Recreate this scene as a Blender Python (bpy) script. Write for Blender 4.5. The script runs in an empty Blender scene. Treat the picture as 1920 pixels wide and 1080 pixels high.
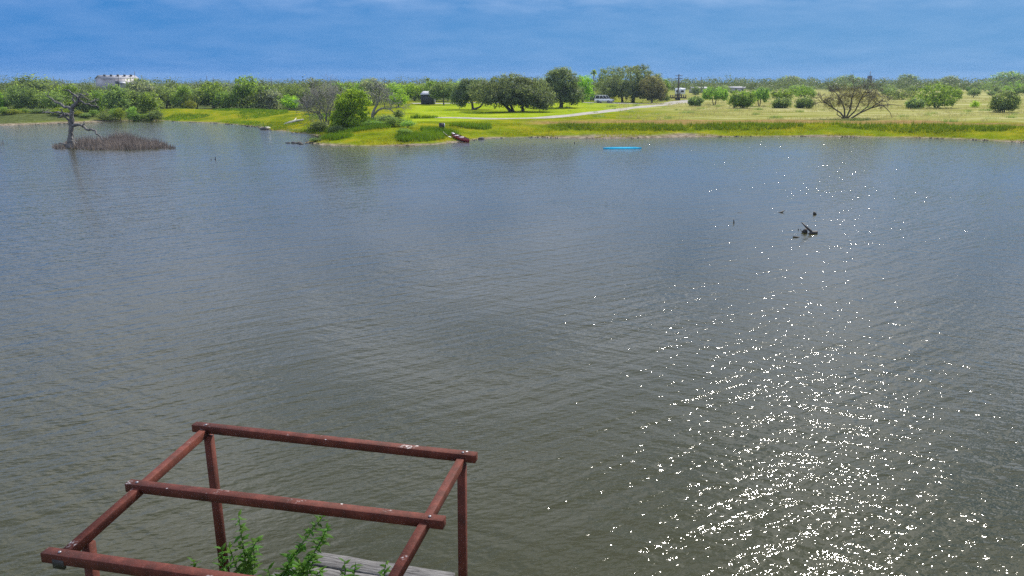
import bpy, math, random
import numpy as np
from mathutils import Vector, Matrix

sc = bpy.context.scene
COL = sc.collection
R = math.radians

# ------------------------------------------------------------------ camera, sky, sun
FPX, H = 1500.0, 7.2
PITCH = math.atan(390 / FPX)
cam_d = bpy.data.cameras.new('camera')
cam_d.sensor_width = 36.0
cam_d.lens = FPX / 1920 * 36.0
cam_d.clip_start, cam_d.clip_end = 0.1, 20000
cam = bpy.data.objects.new('camera', cam_d)
cam.location = (0, 0, H)
cam.rotation_euler = (math.pi / 2 - PITCH, 0, 0)
COL.objects.link(cam)
sc.camera = cam

SUN_EL, SUN_AZ = R(44), R(28)          # azimuth clockwise from +Y (the view) towards +X
world = bpy.data.worlds.new('World')
sc.world = world
world.use_nodes = True
wn, wl = world.node_tree.nodes, world.node_tree.links
wn.clear()
w_out = wn.new('ShaderNodeOutputWorld')
w_bg = wn.new('ShaderNodeBackground')
w_bg.inputs['Strength'].default_value = 0.10
sky = wn.new('ShaderNodeTexSky')
sky.sky_type = 'NISHITA'
sky.sun_disc = False
sky.sun_elevation = SUN_EL
sky.sun_rotation = SUN_AZ
sky.altitude = 0
sky.air_density = 1.0
sky.dust_density = 0.8
sky.ozone_density = 3.0
# clear deep blue: the sky's brightness from the sky model, its hue kept blue down to the horizon
w_sc = wn.new('ShaderNodeRGBToBW'); wl.new(sky.outputs[0], w_sc.inputs[0])
w_mr = wn.new('ShaderNodeMapRange'); w_mr.inputs[1].default_value = 5.0; w_mr.inputs[2].default_value = 16.5; wl.new(w_sc.outputs[0], w_mr.inputs[0])
w_tint = wn.new('ShaderNodeValToRGB'); _e = w_tint.color_ramp.elements; _e.new(0.5)
for _i, (_p, _c) in enumerate([(0.0, (0.027, 0.148, 0.395)), (0.5, (0.100, 0.242, 0.44)), (1.0, (0.23, 0.375, 0.56))]): _e[_i].position = _p; _e[_i].color = (*_c, 1)
wl.new(w_mr.outputs[0], w_tint.inputs[0])
# broken cloud layer, faint in view, thickened overhead to brighten the water, laid out on a flat layer high above the ground
tc = wn.new('ShaderNodeTexCoord')
sep = wn.new('ShaderNodeSeparateXYZ'); wl.new(tc.outputs['Generated'], sep.inputs[0])
addz = wn.new('ShaderNodeMath'); addz.operation = 'ADD'; addz.inputs[1].default_value = 0.16
mz = wn.new('ShaderNodeMath'); mz.operation = 'MAXIMUM'; mz.inputs[1].default_value = 0.0
wl.new(sep.outputs['Z'], mz.inputs[0]); wl.new(mz.outputs[0], addz.inputs[0])
dx = wn.new('ShaderNodeMath'); dx.operation = 'DIVIDE'; wl.new(sep.outputs['X'], dx.inputs[0]); wl.new(addz.outputs[0], dx.inputs[1])
dy = wn.new('ShaderNodeMath'); dy.operation = 'DIVIDE'; wl.new(sep.outputs['Y'], dy.inputs[0]); wl.new(addz.outputs[0], dy.inputs[1])
cmb = wn.new('ShaderNodeCombineXYZ'); wl.new(dx.outputs[0], cmb.inputs[0]); wl.new(dy.outputs[0], cmb.inputs[1])
cn = wn.new('ShaderNodeTexNoise'); cn.inputs['Scale'].default_value = 2.6; cn.inputs['Detail'].default_value = 7; cn.inputs['Roughness'].default_value = 0.56
wl.new(cmb.outputs[0], cn.inputs['Vector'])
cr = wn.new('ShaderNodeMapRange'); cr.inputs[1].default_value = 0.34; cr.inputs[2].default_value = 0.70; cr.inputs[3].default_value = 0; cr.inputs[4].default_value = 0.42
wl.new(cn.outputs['Fac'], cr.inputs[0])
cboost = wn.new('ShaderNodeMapRange'); cboost.inputs[1].default_value = 0.07; cboost.inputs[2].default_value = 0.32; cboost.inputs[3].default_value = 0.06; cboost.inputs[4].default_value = 1.9
wl.new(sep.outputs['Z'], cboost.inputs[0])                       # extra bright cover added above the frame top for the water to reflect
cfac = wn.new('ShaderNodeMath'); cfac.operation = 'MULTIPLY'; wl.new(cr.outputs[0], cfac.inputs[0]); wl.new(cboost.outputs[0], cfac.inputs[1])
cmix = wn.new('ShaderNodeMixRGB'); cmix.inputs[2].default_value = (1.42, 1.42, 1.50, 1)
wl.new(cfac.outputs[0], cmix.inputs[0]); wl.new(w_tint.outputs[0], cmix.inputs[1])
# the bright haze round the sun, beyond what the blue ramp covers
au1 = wn.new('ShaderNodeMath'); au1.operation = 'SUBTRACT'; au1.inputs[1].default_value = 10.8; wl.new(w_sc.outputs[0], au1.inputs[0])
au2 = wn.new('ShaderNodeMath'); au2.operation = 'MAXIMUM'; au2.inputs[1].default_value = 0.0; wl.new(au1.outputs[0], au2.inputs[0])
au3 = wn.new('ShaderNodeVectorMath'); au3.operation = 'SCALE'; au3.inputs[0].default_value = (0.20, 0.185, 0.185); wl.new(au2.outputs[0], au3.inputs['Scale'])
au4 = wn.new('ShaderNodeVectorMath'); au4.operation = 'ADD'; wl.new(cmix.outputs[0], au4.inputs[0]); wl.new(au3.outputs[0], au4.inputs[1])
w_up = wn.new('ShaderNodeVectorMath'); w_up.operation = 'SCALE'; w_up.inputs['Scale'].default_value = 10.0
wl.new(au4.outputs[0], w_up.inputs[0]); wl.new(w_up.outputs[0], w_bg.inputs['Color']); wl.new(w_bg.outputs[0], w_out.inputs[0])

sun_d = bpy.data.lights.new('sun', 'SUN')
sun_d.energy = 4.2
sun_d.angle = R(0.53)
sun_d.color = (1.0, 0.94, 0.84)
sun = bpy.data.objects.new('sun', sun_d)
sdir = Vector((math.sin(SUN_AZ) * math.cos(SUN_EL), math.cos(SUN_AZ) * math.cos(SUN_EL), math.sin(SUN_EL)))
sun.rotation_euler = sdir.to_track_quat('Z', 'Y').to_euler()
sun.location = (40, 40, 60)
COL.objects.link(sun)

vs = sc.view_settings
vs.view_transform = 'Standard'; vs.look = 'None'; vs.gamma = 1; vs.exposure = 0.6
vs.use_curve_mapping = False
sc.cycles.use_denoising = False
sc.cycles.max_bounces = 6
sc.cycles.transparent_max_bounces = 4
sc.cycles.sample_clamp_indirect = 6
sc.cycles.caustics_reflective = False
sc.cycles.caustics_refractive = False

rng = np.random.default_rng(7)

# ------------------------------------------------------------------ helpers: pixel of the photograph -> ground
CP, SP = math.cos(PITCH), math.sin(PITCH)
def ray(px, py):
    cx, cy = (px - 960) / FPX, (540 - py) / FPX
    return np.array([cx, CP + cy * SP, -SP + cy * CP])
def at(px, py, z=0.0):
    d = ray(px, py); t = (z - H) / d[2]
    return np.array([d[0] * t, d[1] * t, z])
def depth(Y, Z): return Y * CP - (Z - H) * SP
def x_at(px, Y, Z=2.0): return (px - 960) / FPX * depth(Y, Z)
def z_at(py, Y):        # height seen at row py at forward distance Y (on the centre line; rows bend very little)
    c = (540 - py) / FPX
    return H + Y * (-SP + c * CP) / (CP + c * SP)

# ------------------------------------------------------------------ helpers: meshes
class MB:
    def __init__(s): s.v = []; s.q = []; s.t = []; s.n = 0
    def add(s, v, q=None, t=None):
        v = np.asarray(v, float).reshape(-1, 3)
        if q is not None and len(q): s.q.append(np.asarray(q, int) + s.n)
        if t is not None and len(t): s.t.append(np.asarray(t, int) + s.n)
        s.v.append(v); s.n += len(v); return s
    def box(s, c, size, rz=0, taper=1.0, shear=(0, 0)):
        hx, hy, hz = [k / 2 for k in size]
        p = []
        for z in (-1, 1):
            k = taper if z > 0 else 1
            for x, y in ((-1, -1), (1, -1), (1, 1), (-1, 1)):
                p.append((x * hx * k + (shear[0] if z > 0 else 0), y * hy * k + (shear[1] if z > 0 else 0), z * hz))
        p = np.array(p); ca, sa = math.cos(rz), math.sin(rz)
        p = np.stack([p[:, 0] * ca - p[:, 1] * sa, p[:, 0] * sa + p[:, 1] * ca, p[:, 2]], 1) + np.array(c)
        return s.add(p, [(3, 2, 1, 0), (4, 5, 6, 7), (0, 1, 5, 4), (1, 2, 6, 5), (2, 3, 7, 6), (3, 0, 4, 7)])
    def bar(s, p0, p1, w, h, up=(0, 0, 1), bev=0.0):
        p0, p1, up = np.array(p0, float), np.array(p1, float), np.array(up, float)
        d = p1 - p0; d /= np.linalg.norm(d)
        sd = np.cross(d, up); sd /= np.linalg.norm(sd); u = np.cross(sd, d)
        b = bev
        prof = [(-w/2, -h/2), (w/2, -h/2), (w/2, h/2), (-w/2, h/2)] if not b else [
            (-w/2 + b, -h/2), (w/2 - b, -h/2), (w/2, -h/2 + b), (w/2, h/2 - b), (w/2 - b, h/2), (-w/2 + b, h/2), (-w/2, h/2 - b), (-w/2, -h/2 + b)]
        n = len(prof)
        v = [p0 + sd * a + u * c for a, c in prof] + [p1 + sd * a + u * c for a, c in prof]
        q = [(i, (i + 1) % n, (i + 1) % n + n, i + n) for i in range(n)]
        if n == 4: q += [(3, 2, 1, 0), (4, 5, 6, 7)]
        else: q += [(7, 2, 1, 0), (7, 6, 3, 2), (6, 5, 4, 3), (8, 9, 10, 15), (10, 11, 14, 15), (11, 12, 13, 14)]
        return s.add(v, q)
    def tube(s, pts, rad, sides=5, cap=True):
        pts = np.asarray(pts, float); n = len(pts); rad = np.broadcast_to(np.asarray(rad, float), (n,))
        tan = np.gradient(pts, axis=0); tan /= np.linalg.norm(tan, axis=1)[:, None] + 1e-9
        ref = np.array([0.31, 0.87, 0.38]) if abs(tan[0][2]) > 0.7 else np.array([0.05, 0.1, 1.0])
        a = np.cross(tan, ref); a /= np.linalg.norm(a, axis=1)[:, None] + 1e-9
        b = np.cross(tan, a)
        th = np.linspace(0, 2 * np.pi, sides, endpoint=False)
        v = pts[:, None] + rad[:, None, None] * (a[:, None] * np.cos(th)[None, :, None] + b[:, None] * np.sin(th)[None, :, None])
        q = [(i * sides + j, i * sides + (j + 1) % sides, (i + 1) * sides + (j + 1) % sides, (i + 1) * sides + j) for i in range(n - 1) for j in range(sides)]
        v = v.reshape(-1, 3); t = []
        if cap:
            v = np.vstack([v, pts[0], pts[-1]]); k = n * sides
            t = [(k, (j + 1) % sides, j) for j in range(sides)] + [(k + 1, (n - 1) * sides + j, (n - 1) * sides + (j + 1) % sides) for j in range(sides)]
        return s.add(v, q, t)
    def leaves(s, c, size, rg, out=None, bias=0.0, aspect=0.6):
        n = len(c); nrm = rg.normal(size=(n, 3))
        nrm /= np.linalg.norm(nrm, axis=1)[:, None]
        if out is not None: nrm = nrm + out * bias
        nrm /= np.linalg.norm(nrm, axis=1)[:, None] + 1e-9
        u = np.cross(nrm, rg.normal(size=(n, 3))); u /= np.linalg.norm(u, axis=1)[:, None] + 1e-9
        w = np.cross(nrm, u)
        sz = (size * rg.uniform(0.6, 1.35, n))[:, None]
        v = np.stack([c - u * sz, c - w * sz * aspect, c + u * sz, c + w * sz * aspect], 1).reshape(-1, 3)
        return s.add(v, np.arange(n * 4).reshape(-1, 4))
    def blades(s, base, h, w, lean, rg):
        n = len(base); a = rg.uniform(0, 2 * np.pi, n)
        side = np.stack([np.cos(a), np.sin(a), 0 * a], 1)
        b = rg.uniform(0, 2 * np.pi, n); ln = np.stack([np.cos(b), np.sin(b), 0 * b], 1) * (lean * rg.uniform(0, 1, n) * h)[:, None]
        tip = base + ln + np.stack([0 * h, 0 * h, h], 1)
        w = np.broadcast_to(w, (n,))[:, None]
        v = np.stack([base - side * w / 2, base + side * w / 2, tip], 1).reshape(-1, 3)
        return s.add(v, None, np.arange(n * 3).reshape(-1, 3))
    def mesh(s, name, mat=None, smooth=False):
        me = bpy.data.meshes.new(name)
        V = np.vstack(s.v) if s.v else np.zeros((0, 3))
        Q = np.vstack(s.q) if s.q else np.zeros((0, 4), int)
        T = np.vstack(s.t) if s.t else np.zeros((0, 3), int)
        me.vertices.add(len(V)); me.vertices.foreach_set('co', V.astype(np.float32).ravel())
        me.loops.add(Q.size + T.size); me.loops.foreach_set('vertex_index', np.concatenate([Q.ravel(), T.ravel()]).astype(np.int32))
        tot = np.concatenate([np.full(len(Q), 4), np.full(len(T), 3)]).astype(np.int32)
        me.polygons.add(len(tot))
        me.polygons.foreach_set('loop_start', (np.cumsum(tot) - tot).astype(np.int32))
        me.polygons.foreach_set('loop_total', tot)
        if smooth: me.polygons.foreach_set('use_smooth', np.ones(len(tot), bool))
        me.update(calc_edges=True); me.validate()
        if mat: me.materials.append(mat)
        return me
    def build(s, name, mat, parent=None, smooth=False):
        o = bpy.data.objects.new(name, s.mesh(name, mat, smooth)); COL.objects.link(o)
        if parent: o.parent = parent
        return o
def obj(name, me, parent=None, loc=(0, 0, 0), rz=0, scale=(1, 1, 1)):
    o = bpy.data.objects.new(name, me); COL.objects.link(o); o.parent = parent
    o.location = loc; o.rotation_euler = (0, 0, rz); o.scale = scale
    return o
def empty(name, loc, rz=0):
    o = bpy.data.objects.new(name, None); COL.objects.link(o); o.location = loc; o.rotation_euler = (0, 0, rz); o.empty_display_size = 0.2
    return o
def tag(o, label=None, cat=None, group=None, kind=None):
    if label: o['label'] = label
    if cat: o['category'] = cat
    if group: o['group'] = group
    if kind: o['kind'] = kind
    return o

# ------------------------------------------------------------------ helpers: materials
def mat_new(name):
    m = bpy.data.materials.new(name); m.use_nodes = True
    nt = m.node_tree; b = nt.nodes['Principled BSDF']
    return m, nt.nodes, nt.links, b
def ramp(nodes, stops, interp='LINEAR'):
    r = nodes.new('ShaderNodeValToRGB'); e = r.color_ramp.elements; r.color_ramp.interpolation = interp
    while len(e) < len(stops): e.new(0.5)
    for i, (p, c) in enumerate(stops): e[i].position = p; e[i].color = (*c, 1)
    return r
def simple(name, c, rough=0.6, var=0.25, scale=3.0, metal=0.0, bump=0.0):
    m, n, l, b = mat_new(name)
    t = n.new('ShaderNodeTexCoord'); ns = n.new('ShaderNodeTexNoise'); ns.inputs['Scale'].default_value = scale; ns.inputs['Detail'].default_value = 6
    l.new(t.outputs['Object'], ns.inputs['Vector'])
    r = ramp(n, [(0.3, tuple(k * (1 - var) for k in c)), (0.7, tuple(min(1, k * (1 + var)) for k in c))])
    l.new(ns.outputs['Fac'], r.inputs[0]); l.new(r.outputs[0], b.inputs['Base Color'])
    b.inputs['Roughness'].default_value = rough; b.inputs['Metallic'].default_value = metal
    if bump:
        bp = n.new('ShaderNodeBump'); bp.inputs['Strength'].default_value = bump; bp.inputs['Distance'].default_value = 0.02
        l.new(ns.outputs['Fac'], bp.inputs['Height']); l.new(bp.outputs[0], b.inputs['Normal'])
    return m
def leaf_mat(name, dark, light, trans=0.35, nscale=0.5):
    m, n, l, b = mat_new(name)
    g = n.new('ShaderNodeNewGeometry'); oi = n.new('ShaderNodeObjectInfo')
    ns = n.new('ShaderNodeTexNoise'); ns.inputs['Scale'].default_value = nscale; ns.inputs['Detail'].default_value = 3
    l.new(g.outputs['Position'], ns.inputs['Vector'])
    a = n.new('ShaderNodeMath'); a.operation = 'MULTIPLY_ADD'; a.inputs[1].default_value = 0.45; l.new(g.outputs['Random Per Island'], a.inputs[0]); 
    m2 = n.new('ShaderNodeMath'); m2.operation = 'MULTIPLY_ADD'; m2.inputs[1].default_value = 1.3; m2.inputs[2].default_value = -0.42; l.new(ns.outputs['Fac'], m2.inputs[0])
    l.new(m2.outputs[0], a.inputs[2])
    r = ramp(n, [(0.05, dark), (0.95, light)]); l.new(a.outputs[0], r.inputs[0])
    hs = n.new('ShaderNodeHueSaturation'); l.new(r.outputs[0], hs.inputs['Color'])
    hv = n.new('ShaderNodeMapRange'); hv.inputs[3].default_value = 0.485; hv.inputs[4].default_value = 0.515; l.new(oi.outputs['Random'], hv.inputs[0]); l.new(hv.outputs[0], hs.inputs['Hue'])
    vv = n.new('ShaderNodeMapRange'); vv.inputs[3].default_value = 0.85; vv.inputs[4].default_value = 1.15; l.new(oi.outputs['Random'], vv.inputs[0]); l.new(vv.outputs[0], hs.inputs['Value'])
    l.new(hs.outputs[0], b.inputs['Base Color']); b.inputs['Roughness'].default_value = 0.5; b.inputs['Specular IOR Level'].default_value = 0.08
    tr = n.new('ShaderNodeBsdfTranslucent')
    tm = n.new('ShaderNodeMixRGB'); tm.blend_type = 'MULTIPLY'; tm.inputs[0].default_value = 1; tm.inputs[2].default_value = (1.9, 1.9, 0.9, 1)
    l.new(hs.outputs[0], tm.inputs[1]); l.new(tm.outputs[0], tr.inputs['Color'])
    mx = n.new('ShaderNodeMixShader'); mx.inputs[0].default_value = trans
    l.new(b.outputs[0], mx.inputs[1]); l.new(tr.outputs[0], mx.inputs[2]); l.new(mx.outputs[0], n['Material Output'].inputs['Surface'])
    return m

M = {}
M['bark'] = simple('bark', (0.10, 0.085, 0.07), 0.9, 0.4, 6, bump=0.6)
M['greybark'] = simple('grey_bark', (0.20, 0.185, 0.185), 0.9, 0.35, 5, bump=0.6)
M['dead'] = simple('dead_wood', (0.14, 0.13, 0.12), 0.85, 0.5, 2.5, bump=0.6)
M['twig'] = simple('twigs', (0.21, 0.20, 0.18), 0.9, 0.35, 2)
M['darktwig'] = simple('dark_twigs', (0.12, 0.10, 0.075), 0.9, 0.35, 2)
M['reed'] = simple('dry_reed', (0.23, 0.185, 0.15), 0.9, 0.5, 0.8)
M['oak'] = leaf_mat('oak_leaf', (0.079, 0.110, 0.067), (0.204, 0.256, 0.142), 0.5)
M['green'] = leaf_mat('green_leaf', (0.079, 0.133, 0.032), (0.248, 0.371, 0.079), 0.5)
M['scrub'] = leaf_mat('scrub_leaf', (0.079, 0.115, 0.050), (0.212, 0.283, 0.106), 0.5)
M['bright'] = leaf_mat('bright_leaf', (0.102, 0.189, 0.017), (0.319, 0.493, 0.043), 0.50)
M['yellow'] = leaf_mat('yellow_leaf', (0.14, 0.18, 0.02), (0.30, 0.34, 0.04), 0.4)
M['greyleaf'] = leaf_mat('grey_leaf', (0.116, 0.138, 0.109), (0.246, 0.275, 0.217), 0.5)
M['olive'] = leaf_mat('olive_leaf', (0.109, 0.109, 0.065), (0.217, 0.210, 0.123), 0.5)
M['brownleaf'] = leaf_mat('brown_leaf', (0.085, 0.078, 0.042), (0.18, 0.165, 0.085), 0.4)
M['woods'] = leaf_mat('woodland_leaf', (0.050, 0.075, 0.024), (0.125, 0.175, 0.048), 0.4, 0.12)
M['farwoods'] = leaf_mat('far_woodland_leaf', (0.052, 0.070, 0.032), (0.115, 0.15, 0.06), 0.4, 0.06)
M['weed'] = leaf_mat('weed_blade', (0.045, 0.10, 0.006), (0.14, 0.22, 0.016), 0.35, 0.25)
M['bankgrass'] = leaf_mat('bank_grass_blade', (0.14, 0.15, 0.008), (0.30, 0.28, 0.015), 0.35, 0.3)
M['drygrass'] = leaf_mat('dry_grass_blade', (0.22, 0.21, 0.10), (0.42, 0.40, 0.24), 0.3, 0.2)
M['herb'] = leaf_mat('herb_leaf', (0.034, 0.088, 0.012), (0.10, 0.205, 0.028), 0.4, 3.0)

# ------------------------------------------------------------------ water's edge
SHORE_PX = [(0, 236), (60, 234), (120, 232), (200, 228), (260, 226), (300, 226), (350, 229), (400, 231), (440, 234), (480, 238), (500, 244),
            (540, 248), (570, 251), (592, 254), (600, 257), (588, 262), (566, 268), (600, 272), (650, 274.5), (700, 274), (770, 273.5), (830, 270), (870, 265), (900, 261),
            (950, 258), (1000, 257.5), (1060, 259), (1120, 260), (1200, 259), (1260, 258), (1330, 257), (1400, 256), (1500, 256), (1600, 257), (1700, 258), (1800, 261), (1860, 264), (1920, 268)]
rs = np.random.default_rng(3)
SH = [at(px, py)[:2] for px, py in SHORE_PX]
dense = []
for a, b in zip(SH[:-1], SH[1:]):
    n = max(1, int(np.linalg.norm(b - a) / 1.6))
    for k in range(n):
        p = a + (b - a) * k / n
        dense.append(p + rs.normal(0, 0.22, 2) * (1 if k else 0.3))
dense.append(SH[-1])
LAKE = np.array([(-170, 130), (-120, 150)] + [tuple(p) for p in dense] +
                [(70, 88), (86, 70), (90, 40), (70, 16), (40, 9.0), (12, 7.6), (3, 8.4), (-1.5, 9.0), (-4.2, 9.3), (-5.6, 9.6), (-6.3, 9.6), (-6.9, 10.15), (-7.5, 10.40), (-8.2, 10.5), (-10, 11.3), (-14, 14),
                 (-40, 20), (-90, 30), (-150, 60), (-175, 100)], float)

def lake_dist(x, y):
    """signed distance to the water's edge, positive on land"""
    x, y = np.atleast_1d(x).astype(float), np.atleast_1d(y).astype(float)
    P = np.stack([x.ravel(), y.ravel()], 1)
    best = np.full(len(P), 1e18); inside = np.zeros(len(P), bool)
    A, B = LAKE, np.roll(LAKE, -1, 0)
    for a, b in zip(A, B):
        ab = b - a; t = np.clip(((P - a) @ ab) / (ab @ ab), 0, 1)
        d = P - a - t[:, None] * ab
        best = np.minimum(best, (d * d).sum(1))
        c = ((a[1] > P[:, 1]) != (b[1] > P[:, 1]))
        with np.errstate(divide='ignore', invalid='ignore'):
            xi = (b[0] - a[0]) * (P[:, 1] - a[1]) / (b[1] - a[1]) + a[0]
        inside ^= c & (P[:, 0] < xi)
    d = np.sqrt(best); d[inside] *= -1
    return d.reshape(x.shape)

def wob(x, y, s, seed=0):
    r = np.random.default_rng(seed); o = 0
    for k in range(5):
        a = r.uniform(0, 6.28); f = s * r.uniform(0.7, 1.6); o = o + np.sin((x * np.cos(a) + y * np.sin(a)) * f + r.uniform(0, 6.28))
    return o / 2.2
def sstep(a, b, v):
    t = np.clip((v - a) / (b - a), 0, 1); return t * t * (3 - 2 * t)

def ground(x, y, d=None):
    x, y = np.asarray(x, float), np.asarray(y, float)
    if d is None: d = lake_dist(x, y).reshape(np.shape(x))
    ang = x / np.maximum(y, 1)                       # direction from the near shore
    berm = sstep(-0.46, -0.40, ang) * (1 - sstep(-0.27, -0.24, ang)) * (y > 100)
    z = np.where(d < 0, np.maximum(-1.5, d * 0.22), 0.0)
    top = 1.25 + 0.3 * berm
    z = z + np.where(d > 0, top * sstep(-1.5, 10 + 5 * berm, d) - top * sstep(-1.5, 10, 0) * (1 - sstep(0, 3, d)) * 1.0, 0)
    z = z - berm * 0.75 * sstep(17, 22, d)
    z = z + 0.0010 * np.clip(d - 25, 0, 600) * sstep(0.12, 0.3, ang) + 0.0006 * np.clip(d - 25, 0, 600)
    z = z + np.where(d > 1, wob(x, y, 0.35, 5) * 0.06 * sstep(1, 6, d) + wob(x, y, 0.08, 6) * 0.10 * sstep(4, 20, d), 0)
    near = (y < 40)
    z = np.where(near & (d > 0), 0.05 + 0.28 * np.clip(d, 0, 3), z)
    return z
def g1(x, y): return float(ground(np.array([x]), np.array([y]))[0])
def on_ground(px, py, lo=60, hi=700):
    d = ray(px, py); Y = np.linspace(lo, hi, 1600); t = Y / d[1]; X = d[0] * t; Z = H + d[2] * t
    g = np.maximum(ground(X, Y), 0)
    k = np.argmax(Z <= g) if (Z <= g).any() else len(Y) - 1
    return np.array([X[k], Y[k], g[k]])
def P(px, Y):
    x = x_at(px, Y); return np.array([x, Y, g1(x, Y)])
def mpp(p): return depth(p[1], p[2]) / FPX       # metres per photo pixel there

# ------------------------------------------------------------------ ground sheet
def axis(core0, core1, step, far0, far1, grow=1.22):
    c = list(np.arange(core0, core1 + 1e-6, step))
    s = step; v = core0
    while v > far0: s *= grow; v -= s; c.insert(0, v)
    s = step; v = core1
    while v < far1: s *= grow; v += s; c.append(v)
    return np.array(c)
gx = axis(-110, 110, 0.9, -1800, 1800, 1.16)
gy = np.unique(np.concatenate([np.arange(4, 16, 0.4), np.arange(16, 76, 3.0), np.arange(76, 176, 0.7), axis(176, 178, 1.0, 176, 1500, 1.06), -np.geomspace(0.01, 300, 20) + 4]))
GX, GY = np.meshgrid(gx, gy)
GD = lake_dist(GX, GY)
GZ = ground(GX, GY, GD)
nx, ny = len(gx), len(gy)
idx = np.arange(nx * ny).reshape(ny, nx)
mb = MB(); mb.add(np.stack([GX, GY, GZ], -1).reshape(-1, 3), np.stack([idx[:-1, :-1], idx[:-1, 1:], idx[1:, 1:], idx[1:, :-1]], -1).reshape(-1, 4))

# what grows where: r mown lawn, g dry field, b brown mown strip, a bare mud
def in_poly(x, y, poly):
    poly = np.array(poly); ins = np.zeros(x.shape, bool)
    for a, b in zip(poly, np.roll(poly, -1, 0)):
        c = ((a[1] > y) != (b[1] > y))
        with np.errstate(divide='ignore', invalid='ignore'): ins ^= c & (x < (b[0] - a[0]) * (y - a[1]) / (b[1] - a[1]) + a[0])
    return ins
ang = GX / np.maximum(GY, 1)
LAWN = [at(px, py, 1.4)[:2] for px, py in [(740, 230), (770, 196), (900, 192), (1100, 189), (1300, 188), (1290, 197), (1180, 206), (1040, 217), (860, 224)]]
lawn = in_poly(GX + wob(GX, GY, .4, 31) * 1.2, GY + wob(GX, GY, .4, 32) * 2, LAWN).astype(float)
for _ in range(4):
    lp = np.pad(lawn, 1, mode='edge'); lawn = (lp[:-2, 1:-1] + lp[2:, 1:-1] + lp[1:-1, :-2] + lp[1:-1, 2:] + 2 * lawn) / 6
leafy = np.maximum(sstep(240, 255, GY) * (1 - sstep(.06, .13, ang)), sstep(430, 520, GY)); leafy = np.maximum(leafy, sstep(0.8, 3.2, GD + wob(GX, GY, .6, 51) * .6) * (1 - sstep(-.455, -.435, ang)) * (GY > 100)); leafy = np.maximum(leafy, sstep(18, 26, GD) * (1 - sstep(-.25, -.22, ang)) * (GY > 100))
field = sstep(0.10, 0.28, ang + wob(GX, GY, 0.05, 8) * 0.03) * sstep(17, 23, GD + wob(GX, GY, 0.2, 2) * 1.5)
brown = sstep(0.0, 0.07, ang + wob(GX, GY, 0.12, 4) * 0.02) * sstep(9, 11, GD + wob(GX, GY, 0.3, 3) * 1.0) * (1 - sstep(17, 22, GD + wob(GX, GY, 0.25, 9) * 1.5))
mudw = 1.0 + 1.5 * sstep(0.07, 0.11, ang) * (1 - sstep(0.22, 0.27, ang)) + 1.6 * sstep(-0.33, -0.30, ang) * (1 - sstep(-0.28, -0.25, ang)) + 1.2 * (1 - sstep(-0.50, -0.44, ang))
mud = 1 - sstep(mudw * 0.5, mudw * 1.3, GD + wob(GX, GY, 0.9, 12) * 0.5)
mud = np.where(GY < 40, 0.0, mud); leafy = np.where(GY < 40, 1.0, leafy)
me = mb.mesh('ground')
ca = me.color_attributes.new('zone', 'FLOAT_COLOR', 'POINT')
ca.data.foreach_set('color', np.stack([lawn, field, brown, mud], -1).astype(np.float32).ravel())
m, n, l, b = mat_new('ground_cover')
geo = n.new('ShaderNodeNewGeometry'); at_ = n.new('ShaderNodeAttribute'); at_.attribute_name = 'zone'
sp = n.new('ShaderNodeSeparateColor'); l.new(at_.outputs['Color'], sp.inputs[0])
def noise(scale, detail=5, stretch=None):
    t = n.new('ShaderNodeTexNoise'); t.inputs['Scale'].default_value = scale; t.inputs['Detail'].default_value = detail; t.inputs['Roughness'].default_value = 0.62
    if stretch:
        mp = n.new('ShaderNodeMapping'); mp.inputs['Scale'].default_value = stretch; l.new(geo.outputs['Position'], mp.inputs[0]); l.new(mp.outputs[0], t.inputs['Vector'])
    else: l.new(geo.outputs['Position'], t.inputs['Vector'])
    return t
n1, n2, n3 = noise(0.22, 8), noise(1.3, 6), noise(0.12, 7, (0.5, 1.3, 1))
def two(nz, a, c, lo=0.35, hi=0.65):
    r = ramp(n, [(lo, a), (hi, c)]); l.new(nz.outputs['Fac'], r.inputs[0]); return r
def mixc(f, a, c):
    mx = n.new('ShaderNodeMixRGB'); l.new(f, mx.inputs[0]); l.new(a.outputs[0], mx.inputs[1]); l.new(c.outputs[0], mx.inputs[2]); return mx
base = ramp(n, [(.32, (0.075, 0.105, 0.005)), (.5, (0.145, 0.18, 0.008)), (.70, (0.27, 0.225, 0.016))]); l.new(n1.outputs['Fac'], base.inputs[0])
lawn_c = ramp(n, [(.3, (0.13, 0.19, 0.010)), (.5, (0.21, 0.28, 0.012)), (.7, (0.30, 0.33, 0.03))]); l.new(n1.outputs['Fac'], lawn_c.inputs[0])
field_c = ramp(n, [(0.30, (0.13, 0.15, 0.022)), (0.48, (0.245, 0.24, 0.075)), (0.7, (0.38, 0.36, 0.19))]); l.new(n3.outputs['Fac'], field_c.inputs[0])
brown_c = two(n2, (0.15, 0.095, 0.03), (0.29, 0.20, 0.085))
mud_c = two(n2, (0.09, 0.07, 0.045), (0.30, 0.25, 0.19))
c1 = mixc(sp.outputs[0], base, lawn_c); c2 = mixc(sp.outputs[1], c1, field_c)
bf = n.new('ShaderNodeMath'); bf.operation = 'MULTIPLY'; 
bmr = n.new('ShaderNodeMapRange'); bmr.inputs[1].default_value = 0.38; bmr.inputs[2].default_value = 0.5; l.new(n3.outputs['Fac'], bmr.inputs[0])
l.new(sp.outputs[2], bf.inputs[0]); l.new(bmr.outputs[0], bf.inputs[1])
c3 = mixc(bf.outputs[0], c2, brown_c); c4 = mixc(at_.outputs['Alpha'], c3, mud_c)
aw = n.new('ShaderNodeAttribute'); aw.attribute_name = 'woodland'; wood_c = two(n2, (0.05, 0.065, 0.02), (0.10, 0.12, 0.04))
c4 = mixc(aw.outputs['Fac'], c4, wood_c)
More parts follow.
